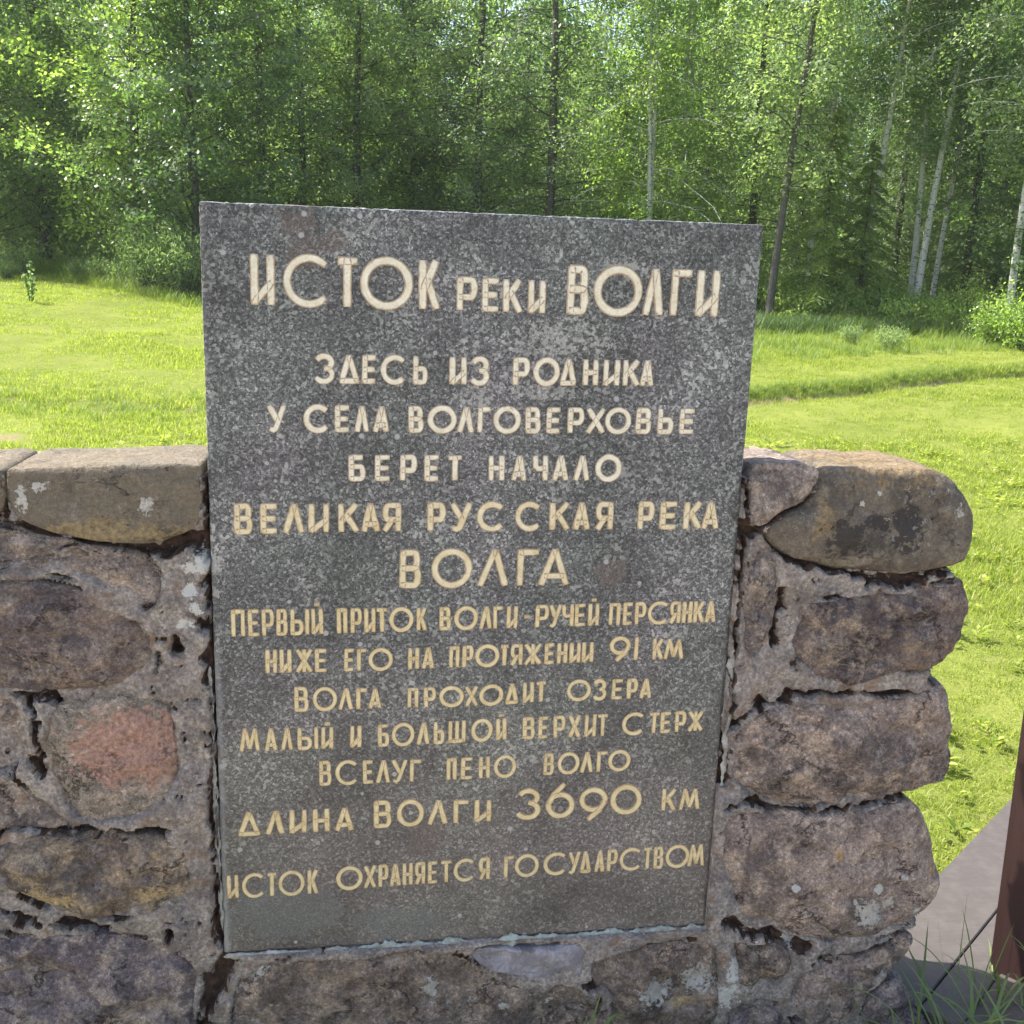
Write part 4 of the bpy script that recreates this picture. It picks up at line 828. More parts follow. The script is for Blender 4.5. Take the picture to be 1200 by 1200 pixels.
def meadow_pts():
    P = []; Sc = []
    for (y0, y1, dens, sc) in ((.3, 2.2, 700, .9), (2.2, 4.5, 460, 1.0), (4.5, 8, 230, 1.05), (8, 13, 150, 1.15), (13, 20, 90, 1.3), (20, 27, 50, 1.6)):
        x0 = -.62 * (y1 + 1.9) + .3 if y0 > 3 else -1.6; x1 = .85 * (y1 + 1.9) + 1.2
        n = int((x1 - x0) * (y1 - y0) * dens); x, y = field(n, x0, x1, y0, y1)
        vis = (x > -.42 * (y + 1.9) - 1.2) & (x < .72 * (y + 1.9) + 1.0)
        if y0 < 3: vis &= (x > -1.1)
        x, y = x[vis], y[vis]
        # off the boardwalk
        rel = np.stack([x - a0[0], y - a0[1]], 1); du = rel @ np.array(u); dv = rel @ np.array(v)
        onb = (dv > -.015) & (dv < wd * 3.6) & (du > -.55) & (du < 2.75)
        wl = (y < .32) & (x < 1.35)
        bare = fbm(x * 1.3, y * 2.2, 9, 3) * sstep(5, 6, y) * sstep(9.5, 8, y) * sstep(1, -1, x) > .55
        patch = fbm(x * .9, y * .9, 3, 3)
        ok = ~onb & ~wl & ~bare & (y < wood_edge(x) + .5) & (rg.rand(len(x)) < .8 + .4 * patch)
        x, y, patch = x[ok], y[ok], patch[ok]
        sdn = y - stream_y(x); rank = np.exp(-((sdn - .05) / .35) ** 2) * (.5 + .6 * sstep(1, 4, x))
        s = sc * (.85 + .35 * patch + .6 * rank) * rg.uniform(.7, 1.25, len(x))
        P.append(np.stack([x, y, terrain(x, y) - .004], 1)); Sc.append(s)
    return np.concatenate(P), np.concatenate(Sc)
P, Sc = meadow_pts()
tm = [tuft_mesh('grass_tuft', MAT['grass'], n=26, spread=.075, hmin=.015, hmax=.06, w=.0048, lean=.75, segs=2, seed=s) for s in range(7)]
# clover / plantain sprigs mixed in
def leafy(seed, n, r, h, L, w, mat, name='sprig'):
    rr = np.random.RandomState(seed); V = []; Fc = []; A = []
    for i in range(n):
        a = rr.rand() * 6.283; d = rr.rand() * r; bx, by, bz = d * math.cos(a), d * math.sin(a), rr.uniform(.3, 1) * h
        up = rr.uniform(.1, .8); dirv = Vector((math.cos(a + rr.uniform(-.7, .7)), math.sin(a + rr.uniform(-.7, .7)), up)).normalized(); sd = dirv.cross(Vector((0, 0, 1))).normalized()
        l = L * rr.uniform(.6, 1.2); ww = w * rr.uniform(.7, 1.2); b = len(V); o = Vector((bx, by, bz)); nn = sd.cross(dirv) * ww * .25
        V += [tuple(o), tuple(o + dirv * l * .45 + sd * ww / 2 + nn), tuple(o + dirv * l), tuple(o + dirv * l * .45 - sd * ww / 2 + nn), tuple(o + dirv * l * .5)]
        Fc += [(b, b + 1, b + 4), (b + 1, b + 2, b + 4), (b + 2, b + 3, b + 4), (b + 3, b, b + 4)]; A += [rr.rand()] * 4
    return mesh(name, V, Fc, mat, True, {'rnd': ('FACE', A)})
scatter('meadow_grass', P, Sc, tm, 'short sunlit yellow green grass covering the meadow', 5)
x, y = field(3200, -2, 6, .4, 7); ok = (rg.rand(3200) < .5 + .6 * fbm(x * 1.5, y * 1.5, 7, 2)); x, y = x[ok], y[ok]
rel = np.stack([x - a0[0], y - a0[1]], 1); du = rel @ np.array(u); dv = rel @ np.array(v); ok = ~((dv > -.03) & (dv < wd * 3.6) & (du > -.6) & (du < 2.8)) & ~((y < .34) & (x < 1.4)); x, y = x[ok], y[ok]
o = scatter('lawn_weeds', np.stack([x, y, terrain(x, y)], 1), rg.uniform(.6, 1.3, len(x)), [leafy(s, 10, .035, .045, .045, .02, MAT['grass']) for s in range(4)], 'low broad leaved clover and plantain mixed through the lawn', 9); o['category'] = 'weeds'
# rank grass: along the ditch bank and the wood's edge
pts = []; sc = []
x = rg.uniform(.5, 16, 2600); s_ = rg.normal(.02, .09, 2600); y = stream_y(x) + s_ + .16; pts.append(np.stack([x, y, terrain(x, y) - .01], 1)); sc.append(rg.uniform(.12, .36, 2600))
x = rg.uniform(-6, 1, 700); y = stream_y(x) + rg.normal(0, .35, 700); pts.append(np.stack([x, y, terrain(x, y) - .01], 1)); sc.append(rg.uniform(.18, .4, 700))
x = rg.uniform(-16, 26, 8500); y = wood_edge(x) + rg.uniform(-1.6, 3.5, 8500); pts.append(np.stack([x, y, terrain(x, y) - .02], 1)); sc.append(rg.uniform(.6, 1.5, 8500) * np.interp(y - wood_edge(x), [-1.6, 0, 3], [.5, 1, 1]))
x = rg.uniform(3.5, 22, 2500); y = stream_y(x) + rg.uniform(2.0, 7.0, 2500); pts.append(np.stack([x, y, terrain(x, y) - .02], 1)); sc.append(rg.uniform(.3, .8, 2500))
scatter('rank_grass', np.concatenate(pts), np.concatenate(sc), [tuft_mesh('rank_tuft', MAT['tall_grass'], n=26, spread=.16, hmin=.12, hmax=.42, w=.012, lean=.8, segs=3, seed=40 + s) for s in range(5)], 'tall rank grass along the ditch bank and the edge of the wood', 21)

shade_painted_grass = leaf_mat('shade_painted_grass', [(0, (.035, .075, .025)), (.6, (.06, .115, .035)), (1, (.12, .18, .05))], .4)  # tall grass with the shade of the trees put into its dark colours
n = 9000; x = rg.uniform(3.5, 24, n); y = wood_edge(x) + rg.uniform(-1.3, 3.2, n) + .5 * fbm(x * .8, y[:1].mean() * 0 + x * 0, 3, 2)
scatter('tree_shade_grass', np.stack([x, y, terrain(x, y) - .02], 1), rg.uniform(.6, 1.3, n), [tuft_mesh('tree_shade_tuft', shade_painted_grass, n=28, spread=.2, hmin=.14, hmax=.42, w=.013, lean=.7, segs=3, seed=70 + k) for k in range(4)], 'band of tall grass coloured dark to stand for the shade below the trees at the right', 33)

def long_blades(name, specs, mat, label):
    """specs: (root xyz, tip xyz, droop, width)"""
    V = []; Fc = []; A = []
    for (r0, t0, dr, w) in specs:
        r0 = Vector(r0); t0 = Vector(t0); n = 10; b = len(V); ax = (t0 - r0); sd = Vector((ax.y, -ax.x, 0)); sd = (sd.normalized() if sd.length > 1e-4 else Vector((1, 0, 0))); rv = rl.random()
        for k in range(n + 1):
            t = k / n; p = r0.lerp(t0, t) + Vector((0, 0, dr * 4 * t * (1 - t))); s = w * .5 * min(1, 1.3 * (1 - t ** 2.2) ** .8 + .02)
            V += [tuple(p - sd * s + Vector((0, 0, s * .5))), tuple(p), tuple(p + sd * s + Vector((0, 0, s * .5)))]
        for k in range(n):
            for j in (0, 1): Fc.append((b + 3 * k + j, b + 3 * k + j + 1, b + 3 * k + j + 4, b + 3 * k + j + 3)); A.append(rv)
    o = add(name, mesh(name, V, Fc, mat, True, {'rnd': ('FACE', A)})); return props(o, label, 'grass', kind='stuff')
sp = []
for i in range(210):
    x = rl.uniform(1.12, 1.95); y = rl.uniform(-.32, .08) + max(0, x - 1.45) * -.1
    if x < 1.42 and y > -.06: y -= .12
    a = rl.uniform(0, 6.28); l = rl.uniform(.07, .26); h = rl.uniform(.05, .22)
    sp.append(((x, y, 0), (x + math.cos(a) * l, y + math.sin(a) * l, h), rl.uniform(.01, .06), rl.uniform(.003, .008)))
for (p0, p1, dr, w) in (((1118, 1150), (1134, 1045), 0., .0022), ((1118, 1148), (1096, 1052), .0, .0022), ((1165, 1150), (1070, 1128), .05, .006), ((1165, 1150), (1210, 1145), .04, .006), ((1140, 1185), (1190, 1080), 0.02, .003)):
    q0 = hy(p0[0], p0[1] + 30, .0); q1 = hy(*p1, .02); sp.append(((q0[0], q0[1], 0.0), tuple(q1), dr, w))
long_blades('shade_grass', sp, MAT['blade'], 'long dull green grass blades at the foot of the wall in front of the boardwalk')
sp = []
for (bx, by, tx, ty, dr, w, yy) in ((676, 1220, 706, 1160, .03, .006, -.12), (676, 1220, 738, 1195, .085, .009, -.13), (690, 1215, 712, 1205, .05, .008, -.14), (715, 1225, 728, 1192, .0, .006, -.12), (664, 1230, 690, 1185, .02, .005, -.13), (684, 1225, 652, 1210, .03, .005, -.12)):
    q0 = hy(bx, by, yy); q1 = hy(tx, ty, yy + .02); r0 = (q0[0], yy - .01, 0.0); mid = tuple(q1); sp.append((r0, mid, dr, w))
for i in range(60):
    x = rl.uniform(-.8, 1.1); y = rl.uniform(-.5, -.12); a = rl.uniform(0, 6.28); l = rl.uniform(.03, .1); sp.append(((x, y, 0), (x + math.cos(a) * l, y + math.sin(a) * l, rl.uniform(.08, .2)), .02, .005))
long_blades('grass_tuft', sp, MAT['blade'], 'thin green grass blades arching in front of the footing stone below the slab')

# pale pebbles in the grass
pe = []
for i, (px_, py_, r) in enumerate(((1098, 1152, .022), (1128, 1165, .026), (1108, 1176, .02), (1145, 1182, .024), (1160, 1168, .02), (1088, 1190, .022), (1124, 1195, .026), (1170, 1195, .028))):
    q0 = hz(px_, py_, .015); bm = bmesh.new(); bmesh.ops.create_icosphere(bm, subdivisions=3, radius=r)
    for w in bm.verts:
        k = 1 + .3 * noise.noise(w.co * 40 + Vector((i * 5, 0, 0))) + .15 * noise.noise(w.co * 120); w.co = Vector((w.co.x * 1.3 * k, w.co.y * k, w.co.z * .7 * k))
    me = bpy.data.meshes.new('pebble'); bm.to_mesh(me); bm.free(); me.materials.append(MAT['bead'])
    for p in me.polygons: p.use_smooth = True
    o = add('pebble', me, loc=(q0[0], q0[1], .024)); o.rotation_euler = (0, 0, i * 1.3)
    props(o, 'small pale grey pebble lying in the grass between the wall end and the post', 'pebble', 'pebbles in the grass by the boardwalk')

# ------------------------------------------------------------ trees
def tube(V, Fc, path, radii, n=7):
    b = len(V)
    for i, p in enumerate(path):
        p = Vector(p); t = (Vector(path[min(i + 1, len(path) - 1)]) - Vector(path[max(i - 1, 0)])).normalized()
        a = t.orthogonal().normalized(); c = t.cross(a)
        for k in range(n): V.append(tuple(p + (a * math.cos(6.28319 * k / n) + c * math.sin(6.28319 * k / n)) * radii[i]))
    for i in range(len(path) - 1):
        for k in range(n): Fc.append((b + i * n + k, b + i * n + (k + 1) % n, b + (i + 1) * n + (k + 1) % n, b + (i + 1) * n + k))
def leaves(C, D, L, W, r, N=None):
    """C centres (n,3), D along-leaf directions; returns folded rhombus leaves"""
    n = len(C)
    if N is not None: D = np.cross(N, r.normal(size=(n, 3)))
    D = D / np.linalg.norm(D, axis=1, keepdims=True); rn = r.normal(size=(n, 3)) if N is None else N; S = np.cross(D, rn); S /= np.linalg.norm(S, axis=1, keepdims=True) + 1e-9
    l = (L * r.uniform(.45, 1.35, n))[:, None]; w = (W * r.uniform(.7, 1.2, n))[:, None]
    V = np.stack([C - D * l * .5, C + S * w * .5 - D * l * .05, C + D * l * .5, C - S * w * .5 - D * l * .05], 1).reshape(-1, 3)
    return V, np.arange(4 * n).reshape(-1, 4), r.rand(n)
def tree_mesh(seed, H, cb, cr, nleaf, r0, lean=(0, 0), L=.085, W=.06, leafm='leaf_birch', barkm='bark', top=.35, low=.7, limbs=34, stems=1, droop=0.0, spread=.34):
    """H height, cb crown base, cr crown radius"""
    r = np.random.RandomState(seed); TV, TF = [], []; tips = []
    for st in range(stems):
        sa = r.rand() * 6.28; so_ = (0 if stems == 1 else .25)
        ph = r.rand(4) * 6.28; path = []; rad = []
        nseg = 22
        def axis_pt(t): 
            return Vector((lean[0] * t * H + so_ * math.cos(sa) * (1 + 4 * t) + .12 * H / 12 * math.sin(ph[0] + t * 5) * t ** .5, lean[1] * t * H + so_ * math.sin(sa) * (1 + 4 * t) + .12 * H / 12 * math.sin(ph[1] + t * 4.2) * t ** .5, t * H - (.25 if t == 0 else 0)))
        for i in range(nseg + 1):
            t = i / nseg; path.append(axis_pt(t)); rad.append(r0 * (1 - .93 * t) ** .9 * (1.25 if i == 0 else 1))
        tube(TV, TF, path, rad, 9)
        nl = limbs // stems
        for k in range(nl):
            f = (k + r.rand()) / nl; t = (cb + (H * .97 - cb) * f) / H; base = axis_pt(t)
            prof = min(1, low + (1 - low) * f / .35) * (1 if f < .5 else 1 - (1 - top) * ((f - .5) / .5) ** 1.3)
            a = k * 2.4 + r.uniform(-.5, .5); Lb = cr * prof * r.uniform(.65, 1.12); up = r.uniform(.15, .75) * (1 - .3 * (1 - f)); pts_ = [base]; p = base.copy(); dv = Vector((math.cos(a), math.sin(a), up)).normalized()
            ns = 5
            for i in range(ns):
                dv = (dv + Vector((r.normal() * .14, r.normal() * .14, r.normal() * .1 - droop * .25))).normalized(); p = p + dv * Lb / ns; pts_.append(p.copy())
            rb = r0 * (1 - .9 * t) * .20
            tube(TV, TF, pts_, [rb * (1 - .85 * i / ns) + .004 for i in range(ns + 1)], 4)
            for i in range(1, ns + 1):
                for j in range(2):
                    sdv = (dv * .5 + Vector((r.normal(), r.normal(), r.normal() * .5 - droop * .5))).normalized(); e = pts_[i] + sdv * Lb * r.uniform(.14, .34) * (1.1 - .1 * i)
                    tips.append((pts_[i], e)); 
                    if j == 0: tube(TV, TF, [pts_[i], e], [rb * .25 + .003, .002], 3)
    tips_a = np.array([tuple(a) + tuple(b) for a, b in tips]); w = np.linalg.norm(tips_a[:, 3:] - tips_a[:, :3], axis=1); w = w / w.sum()
    wgt = w * r.uniform(.2, 1.9, len(w)); wgt /= wgt.sum()
    ch = r.choice(len(w), nleaf, p=wgt); tt = r.uniform(.1, 1.1, nleaf)[:, None]; C = tips_a[ch, :3] * (1 - tt) + tips_a[ch, 3:] * tt
    C = C + r.normal(size=(nleaf, 3)) * np.array([spread, spread, spread * .8]) * r.uniform(.3, 1.0, (nleaf, 1)) * .6
    if droop: C[:, 2] -= np.abs(r.normal(size=nleaf)) * droop * .5
    D = r.normal(size=(nleaf, 3)); D[:, 2] -= .8
    ax_m = C * np.array([1, 1, 0]) - np.array([lean[0], lean[1], 0]) * C[:, 2:3]; ax_m /= np.linalg.norm(ax_m, axis=1, keepdims=True) + .2
    cn = r.normal(size=(len(w), 3)); cn /= np.linalg.norm(cn, axis=1, keepdims=True)
    N = cn[ch] * .55 + ax_m * .5 + np.array([0, 0, .55]) + r.normal(size=(nleaf, 3)) * .42
    V, Fq, A = leaves(C, D, L, W, r, N)
    # a clump shares part of its tint
    ct = r.rand(len(w)); A = .4 * A + .6 * ct[ch]
    return mesh('trunk', TV, TF, MAT[barkm], True), mesh('crown', V, Fq, MAT[leafm], False, {'rnd': ('FACE', A)})
def tree_proto(name, **kw):
    tm_, cm = tree_mesh(**kw); return name, tm_, cm
TK = {
 'alder_a': tree_proto('alder_tree', seed=1, H=9.8, cb=.4, cr=3.0, nleaf=24000, r0=.12, leafm='leaf_alder', limbs=84, low=.8, L=.10, W=.08),
 'alder_b': tree_proto('alder_tree', seed=2, H=10.8, cb=.8, cr=2.6, nleaf=21000, r0=.13, leafm='leaf_alder', limbs=76, low=.7, L=.095, W=.075),
 'aspen': tree_proto('aspen_tree', seed=3, H=10.2, cb=.9, cr=3.1, nleaf=24000, r0=.12, leafm='leaf_bright', limbs=84, low=.85, L=.09, W=.075),
 'birch_a': tree_proto('birch_tree', seed=4, H=10.5, cb=.5, cr=2.5, nleaf=24000, r0=.08, leafm='leaf_bright', barkm='bark_birch', limbs=84, low=.9, stems=2, droop=.5),
 'birch_b': tree_proto('birch_tree', seed=5, H=12, cb=5.0, cr=2.1, nleaf=15000, r0=.085, leafm='leaf_birch', barkm='bark_birch', limbs=56, lean=(.045, 0), droop=.5),
 'birch_c': tree_proto('birch_tree', seed=6, H=12, cb=4.0, cr=2.2, nleaf=17000, r0=.085, leafm='leaf_birch', barkm='bark_birch', limbs=60, lean=(.02, .01), droop=.6),
 'slim': tree_proto('aspen_tree', seed=7, H=12.5, cb=2.8, cr=1.9, nleaf=15000, r0=.088, leafm='leaf_birch', limbs=60, lean=(.045, 0), droop=.3),
 'tall_a': tree_proto('birch_tree', seed=8, H=11.5, cb=1.2, cr=2.8, nleaf=21000, r0=.12, leafm='leaf_birch', limbs=80, droop=.4),
}
def spruce_mesh(seed, H, R, n, nm='needles'):
    r = np.random.RandomState(seed); TV, TF = [], []; tube(TV, TF, [(0, 0, -.2), (0, 0, H * .5), (0, 0, H)], [.012 * H + .02, .007 * H + .01, .01], 8)
    Cs, Ds = [], []; nb = int(H * 15)
    for k in range(nb):
        f = (k + r.rand()) / nb; z = .25 + f * (H - .3); a = k * 2.39996 + r.uniform(-.3, .3); Lb = R * (1 - f) ** .8 * r.uniform(.7, 1.1) + .08
        m = max(4, int(n / nb * (Lb / R + .15) * 1.5)); pts_ = []
        for i in range(5):
            s = i / 4; pts_.append(Vector((math.cos(a) * Lb * s, math.sin(a) * Lb * s, z + .12 * Lb * s - .42 * Lb * s * s)))
        tube(TV, TF, pts_, [.012, .01, .008, .005, .002], 3)
        s = r.rand(m) ** .7; side = r.normal(size=m) * .16 * Lb * (1 - .5 * s) + .0
        x_ = math.cos(a) * Lb * s - math.sin(a) * side; y_ = math.sin(a) * Lb * s + math.cos(a) * side; z_ = z + .12 * Lb * s - .42 * Lb * s * s - np.abs(side) * .35 - r.rand(m) * .10
        Cs.append(np.stack([x_, y_, z_], 1)); sg = np.sign(side)
        Ds.append(np.stack([math.cos(a) * .7 - math.sin(a) * sg * .8, math.sin(a) * .7 + math.cos(a) * sg * .8, -.7 + 0 * s], 1) + r.normal(size=(m, 3)) * .25)
    V, Fq, A = leaves(np.concatenate(Cs), np.concatenate(Ds), .15, .028, r)
    return mesh('trunk', TV, TF, MAT['bark'], True), mesh('crown', V, Fq, MAT[nm], False, {'rnd': ('FACE', A)})
a_, b_ = spruce_mesh(1, 8.5, 1.9, 15000); TK['spruce_a'] = ('spruce_tree', a_, b_)
a_, b_ = spruce_mesh(2, 4.6, 1.4, 10000, 'needles_lit'); TK['spruce_b'] = ('spruce_tree', a_, b_)
rt = random.Random(5)
def tree(kind, px, D, label, sc=1.0, rot=None, cat='tree', group=None, lean=None, zs=None):
    nm, tmh, cmh = TK[kind]; x, y = polar(px, D)
    e = empty(nm, (x, y, tz(x, y))); e.rotation_euler = (0, 0, rt.uniform(0, 6.28) if rot is None else rot); e.scale = (sc, sc, zs or sc)
    if lean: e.rotation_euler = (lean[0], lean[1], e.rotation_euler[2])
    t = add('trunk', tmh, e, (0, 0, 0)); c = add('crown', cmh, e, (0, 0, 0)); props(e, label, cat, group); return e
# front rank, each told apart
tree('aspen', 165, 25.0, 'large leafy tree at the left whose bright yellow green branches hang low over the lawn', 1.0, .4)
tree('alder_a', 232, 23.6, 'dark leafy tree just left of the slab, its lowest leaves reaching the lawn', .92, 2.2)
tree('alder_b', 55, 31, 'leafy tree behind the dark gap at the far left of the lawn', 1.05, 1.2)
tree('alder_a', -30, 28, 'tree cut by the left edge of the picture above the small sapling', 1.05, 4.0)
tree('alder_b', 305, 26.5, 'dark tree with the thick straight trunk above the first letters of the slab', 1.05, .2)
tree('tall_a', 355, 28.5, 'tall tree with the slim dark trunk right of the thick trunked one', 1.0, 1.0)
tree('alder_b', 420, 27.5, 'dense dark tree standing above the first word of the top line', .95, 2.9)
tree('alder_a', 480, 31, 'dark tree beneath the patch of open sky', .9, 5.0)
tree('tall_a', 560, 27, 'pale green tree right of the patch of open sky', .95, 3.1)
tree('tall_a', 640, 25.5, 'large tree with a thick dark trunk above the middle of the slab', 1.08, .6)
tree('birch_a', 765, 24.0, 'bright yellow green birch with several thin stems above the upper right of the slab', .92, 1.9)
tree('birch_a', 800, 26.5, 'birch close behind the bright yellow green one', 1.0, 4.4)
tree('tall_a', 878, 26.0, 'tree with a pale forked trunk just left of the leaning dark trunk', .95, 2.0)
tree('slim', 905, 23.0, 'slender tree with a dark leaning trunk just right of the slab corner', 1.0, .0)
tree('birch_b', 945, 25.5, 'thin white birch behind the bright drooping spruce', .9, .2)
tree('birch_b', 1008, 25.0, 'white birch trunk standing in the middle of the right wood', 1.05, -.2)
tree('birch_c', 1066, 25.5, 'pale birch trunk bent at its foot, left of the leaning pair', .9, .5)
tree('birch_b', 1076, 25.0, 'thicker birch of the leaning pair at the right', 1.0, .1)
tree('birch_b', 1094, 26.0, 'thinner birch of the leaning pair at the right', .78, .15)
tree('birch_c', 1188, 23.6, 'white birch rising behind the bright bush at the right edge', .95, 2.7)
tree('alder_a', 1262, 24.5, 'leafy tree cut by the right edge of the picture', .95, 1.5)
tree('spruce_b', 962, 23.9, 'bright green young spruce with drooping branches right of the slab', 1.0, .5)
tree('spruce_b', 1008, 24.2, 'brownish young spruce in front of the middle white birch', .85, 2.5)
tree('spruce_a', 1130, 27.0, 'tall dark spruce filling the gap right of the leaning birches', 1.0, .9)
tree('spruce_a', 1045, 28.5, 'dark spruce behind the bent pale birch', .95, 3.3)
tree('spruce_a', 1225, 27.5, 'dark spruce at the far right behind the edge birch', 1.0, 2.1)
tree('spruce_b', 722, 27.0, 'small dark spruce between the thick trunk and the bright birch', 1.1, 4.1)
# ranks further in: told from one another only by their place
kinds = ['alder_a', 'alder_b', 'tall_a', 'birch_c', 'slim', 'birch_b', 'spruce_a']
n_in = 0
for D0, step, off in ((31.5, 88, 0), (35.5, 80, 40), (40, 74, 10), (46, 66, 30)):
    for i, px in enumerate(range(-140 + off, 1380, step)):
        if D0 < 36 and min(abs(px - g_) for g_ in (125, 520, 710, 1000)) < 34: continue
        k = kinds[(i * 5 + int(D0)) % 7] if px > 640 else kinds[(i * 3 + int(D0)) % 5]
        if D0 < 33 and 880 < px < 1160: k = 'birch_c' if i % 2 else 'spruce_a'
        tree(k, px + rt.uniform(-18, 18), D0 + rt.uniform(-1.3, 1.3), {'s': 'spruce deep inside the wood, seen between nearer trees', 'b': 'birch deep inside the wood, seen between nearer trees', 'a': 'leafy tree deep inside the wood, seen between nearer crowns', 't': 'leafy tree deep inside the wood, seen between nearer crowns'}[k[0] if k != 'slim' else 'a'], rt.uniform(.88, 1.1) * (.62 if abs(px - 525) < 34 or abs(px - 228) < 24 else 1), group='trees deeper in the wood')
# the wood beyond, one mass
r = np.random.RandomState(77); n = 60000
px = r.uniform(-300, 1500, n); D = r.uniform(50, 80, n); dd = np.array([ray(p, 320) for p in (0, 1200)])
ang0 = np.arctan2(dd[0][0], dd[0][1]); ang1 = np.arctan2(dd[1][0], dd[1][1]); an = ang0 + (ang1 - ang0) * px / 1200
C = np.stack([CAM[0] + D * np.sin(an), CAM[1] + D * np.cos(an), np.zeros(n)], 1)
hmax = 13 + 3.5 * fbm(C[:, 0] * .12, C[:, 1] * .12, 3, 3)
hmax = hmax * np.where((np.abs(px - 522) < 26) | (np.abs(px - 230) < 18), .45, 1)
C[:, 2] = terrain(C[:, 0], C[:, 1]) + r.rand(n) ** 1.5 * hmax
keep = fbm(C[:, 0] * .35, C[:, 1] * .35, C[:, 2] * .35, 2) > -.75; C = C[keep]
V, Fq, A = leaves(C, r.normal(size=C.shape), .55, .40, r); TV, TF = [], []
for i in range(150):
    p = r.uniform(-250, 1450); x, y = polar(p, r.uniform(50, 72)); tube(TV, TF, [(x, y, 0), (x + r.normal() * .3, y, 8), (x + r.normal() * .8, y, 16)], [.16, .11, .04], 6)
o = add('distant_wood', mesh('distant_wood', V, Fq, MAT['leaf_alder'], False, {'rnd': ('FACE', A)})); props(o, 'mass of foliage of the wood beyond the trees one can tell apart', 'wood', kind='stuff')
o = add('distant_trunks', mesh('distant_trunks', TV, TF, MAT['bark'], True)); props(o, 'mass of thin trunks far inside the wood', 'wood', kind='stuff')

n = 70000; px = r.uniform(-250, 1450, n); D = r.uniform(29, 50, n); an = ang0 + (ang1 - ang0) * px / 1200
C = np.stack([CAM[0] + D * np.sin(an), CAM[1] + D * np.cos(an), np.zeros(n)], 1); hm = 1.1 + 1.6 * fbm(C[:, 0] * .5, C[:, 1] * .5, 2, 3) + (D - 29) * .08
C = C[hm > .1]; hm = hm[hm > .1]; C[:, 2] = terrain(C[:, 0], C[:, 1]) + r.rand(len(C)) * hm
V, Fq, A = leaves(C, r.normal(size=C.shape), .17, .10, r); o = add('undergrowth', mesh('undergrowth', V, Fq, MAT['leaf_alder'], False, {'rnd': ('FACE', A)})); props(o, 'low leafy undergrowth filling the floor of the wood', 'undergrowth', kind='stuff')

# ------------------------------------------------------------ shrubs and saplings
def shrub_mesh(seed, H, R, n, mat, L=.07, W=.045, stems=16, up=.7):
    r = np.random.RandomState(seed); TV, TF = [], []; Cs = []
    for k in range(stems):
        a = r.rand() * 6.28; f = r.rand() ** .5; tip = Vector((math.cos(a) * R * f, math.sin(a) * R * f, H * (1 - .45 * f) * r.uniform(.75, 1.1))); b = Vector((math.cos(a) * R * .15 * f, math.sin(a) * R * .15 * f, -.05)); mid = b.lerp(tip, .5) + Vector((0, 0, H * .1))
        tube(TV, TF, [b, mid, tip], [.012, .008, .003], 4)
        m = n // stems; t = r.uniform(.15, 1.05, m)[:, None]; P0 = np.array(b); P1 = np.array(mid); P2 = np.array(tip)
        c = P0 * (1 - t) ** 2 + 2 * P1 * t * (1 - t) + P2 * t * t; Cs.append(c + r.normal(size=(m, 3)) * R * .13)
    C = np.concatenate(Cs); D = r.normal(size=C.shape); D[:, 2] += up; V, Fq, A = leaves(C, D, L, W, r)
    C2 = V[:, 2] < .0; V[C2, 2] = .0
    return mesh('stems', TV, TF, MAT['bark'], True), mesh('foliage', V, Fq, MAT[mat], False, {'rnd': ('FACE', A)})
SK = {'bush': ('bush', *shrub_mesh(1, 1.35, 1.0, 4200, 'leaf_bright', .075, .05, 34)), 'low': ('bush', *shrub_mesh(2, .8, .8, 2600, 'leaf_bright', .085, .05, 26)), 'weedy': ('tall_weeds', *shrub_mesh(3, 1.1, .7, 2000, 'leaf_birch', .12, .03, 30, 1.2)),
      'sapling': ('sapling', *shrub_mesh(4, 1.0, .22, 190, 'leaf_birch', .08, .055, 3)), 'willow': ('willow_bush', *shrub_mesh(5, 2.0, 1.1, 5200, 'leaf_alder', .13, .022, 46, 1.0))}
def shrub(kind, px, D, label, sc=1., group=None, cat='bush', dz=0):
    nm, a, b = SK[kind]; x, y = polar(px, D); e = empty(nm, (x, y, tz(x, y) + dz)); e.rotation_euler = (0, 0, rt.uniform(0, 6.28)); e.scale = (sc,) * 3
    add('stems', a, e, (0, 0, 0)); add('foliage', b, e, (0, 0, 0)); return props(e, label, cat, group)
shrub('sapling', 33, 19.5, 'lone little sapling on the lawn at the far left', .85, cat='sapling')
shrub('willow', 178, 22.5, 'willow like bush of narrow leaves spilling onto the lawn left of the slab', .8)
shrub('willow', 215, 21.8, 'dark narrow leaved bush touching the left edge of the slab', .8)
shrub('bush', 1172, 21.0, 'round bright green bush at the right edge in front of the white birch', .64)
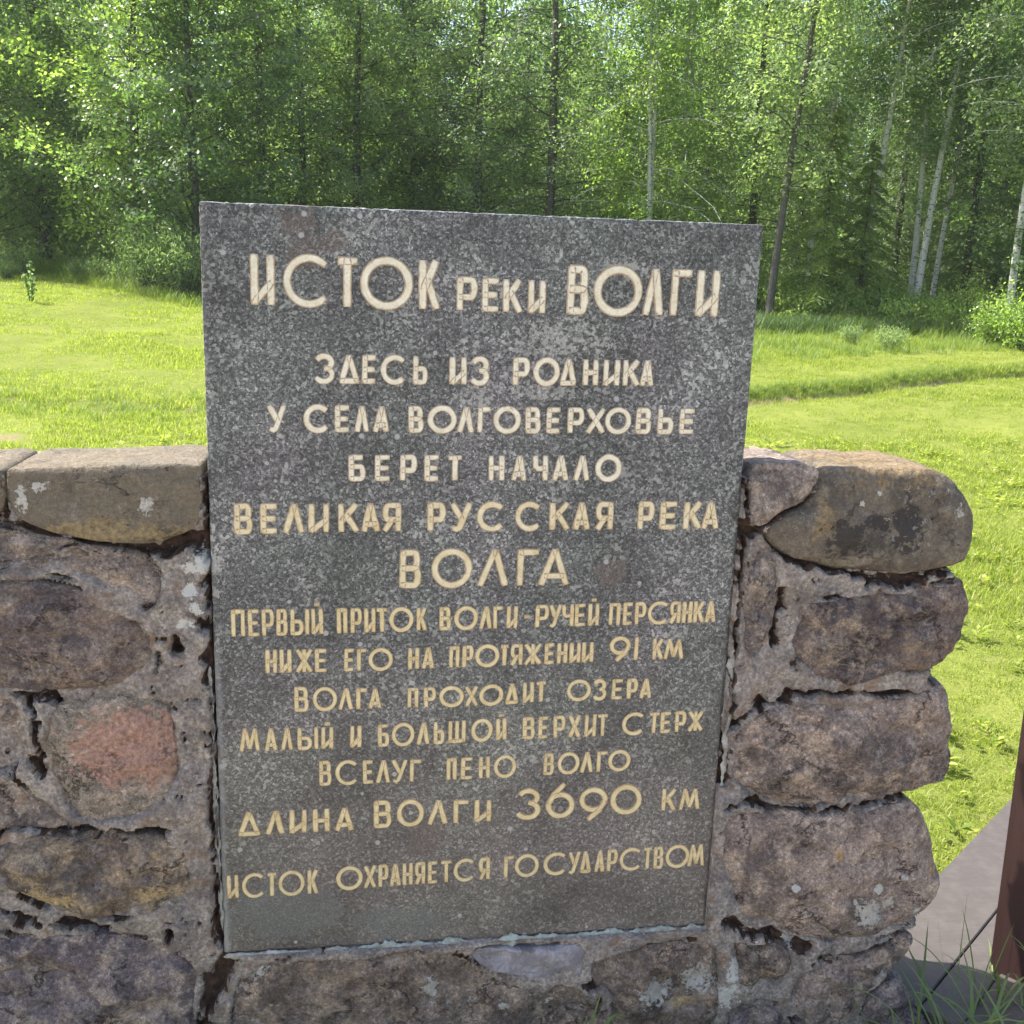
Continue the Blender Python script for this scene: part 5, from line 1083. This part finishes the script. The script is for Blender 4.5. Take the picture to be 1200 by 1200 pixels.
shrub('bush', 1215, 20.5, 'bush cut by the right edge of the picture beside the round bright one', .9)
shrub('weedy', 1050, 18.8, 'clump of tall weeds on the crest of the ditch bank', .45)
shrub('weedy', 1003, 19.3, 'leafy weeds left of the clump on the ditch bank crest', .35)
for i, (px, D, k, s) in enumerate(((925, 23.6, 'bush', 1.2), (950, 22.8, 'low', 1.2), (975, 23.4, 'bush', 1.15), (1000, 23.2, 'low', 1.3), (1030, 23.8, 'bush', 1.2), (1055, 23.0, 'low', 1.2), (1085, 23.6, 'bush', .95), (1110, 23.0, 'low', 1.1), (1140, 23.6, 'bush', 1.2), (890, 24.5, 'bush', 1.4), (1020, 25.8, 'willow', 1.1), (1100, 26.2, 'willow', 1.0), (960, 26.2, 'willow', 1.2))):
    shrub(k, px, D + .4, 'leafy bush in the undergrowth below the birch trunks at the right', s * .72, 'undergrowth bushes along the right edge of the wood')
for i, (px, D, s) in enumerate(((20, 27, .7), (95, 25.5, .5), (118, 24.6, .6), (138, 24.2, .5), (155, 23.6, .6), (5, 25.5, .45))):
    shrub('weedy', px, D, 'nettle like weeds at the shaded edge of the lawn at the left', s, 'weeds along the left edge of the wood', 'weeds')

# ------------------------------------------------------------ thin sunlit air
hb = bmesh.new(); bmesh.ops.create_cube(hb, size=1)
for w in hb.verts: w.co = Vector((5 + w.co.x * 420, 60 + w.co.y * 420, -3.0 if w.co.z < 0 else 34.0))
hm_ = bpy.data.meshes.new('haze'); hb.to_mesh(hm_); hb.free()
hmat = bpy.data.materials.new('pale_air'); hmat.use_nodes = True; ht = hmat.node_tree; ht.nodes.clear()
hv = ht.nodes.new('ShaderNodeVolumePrincipled'); hv.inputs['Density'].default_value = .0004; hv.inputs['Color'].default_value = (.95, .97, 1, 1); hv.inputs['Anisotropy'].default_value = .2
hout = ht.nodes.new('ShaderNodeOutputMaterial'); ht.links.new(hv.outputs[0], hout.inputs['Volume']); hm_.materials.append(hmat)
props(add('haze', hm_), 'thin pale summer haze between the wall and the wood', 'haze', kind='stuff')
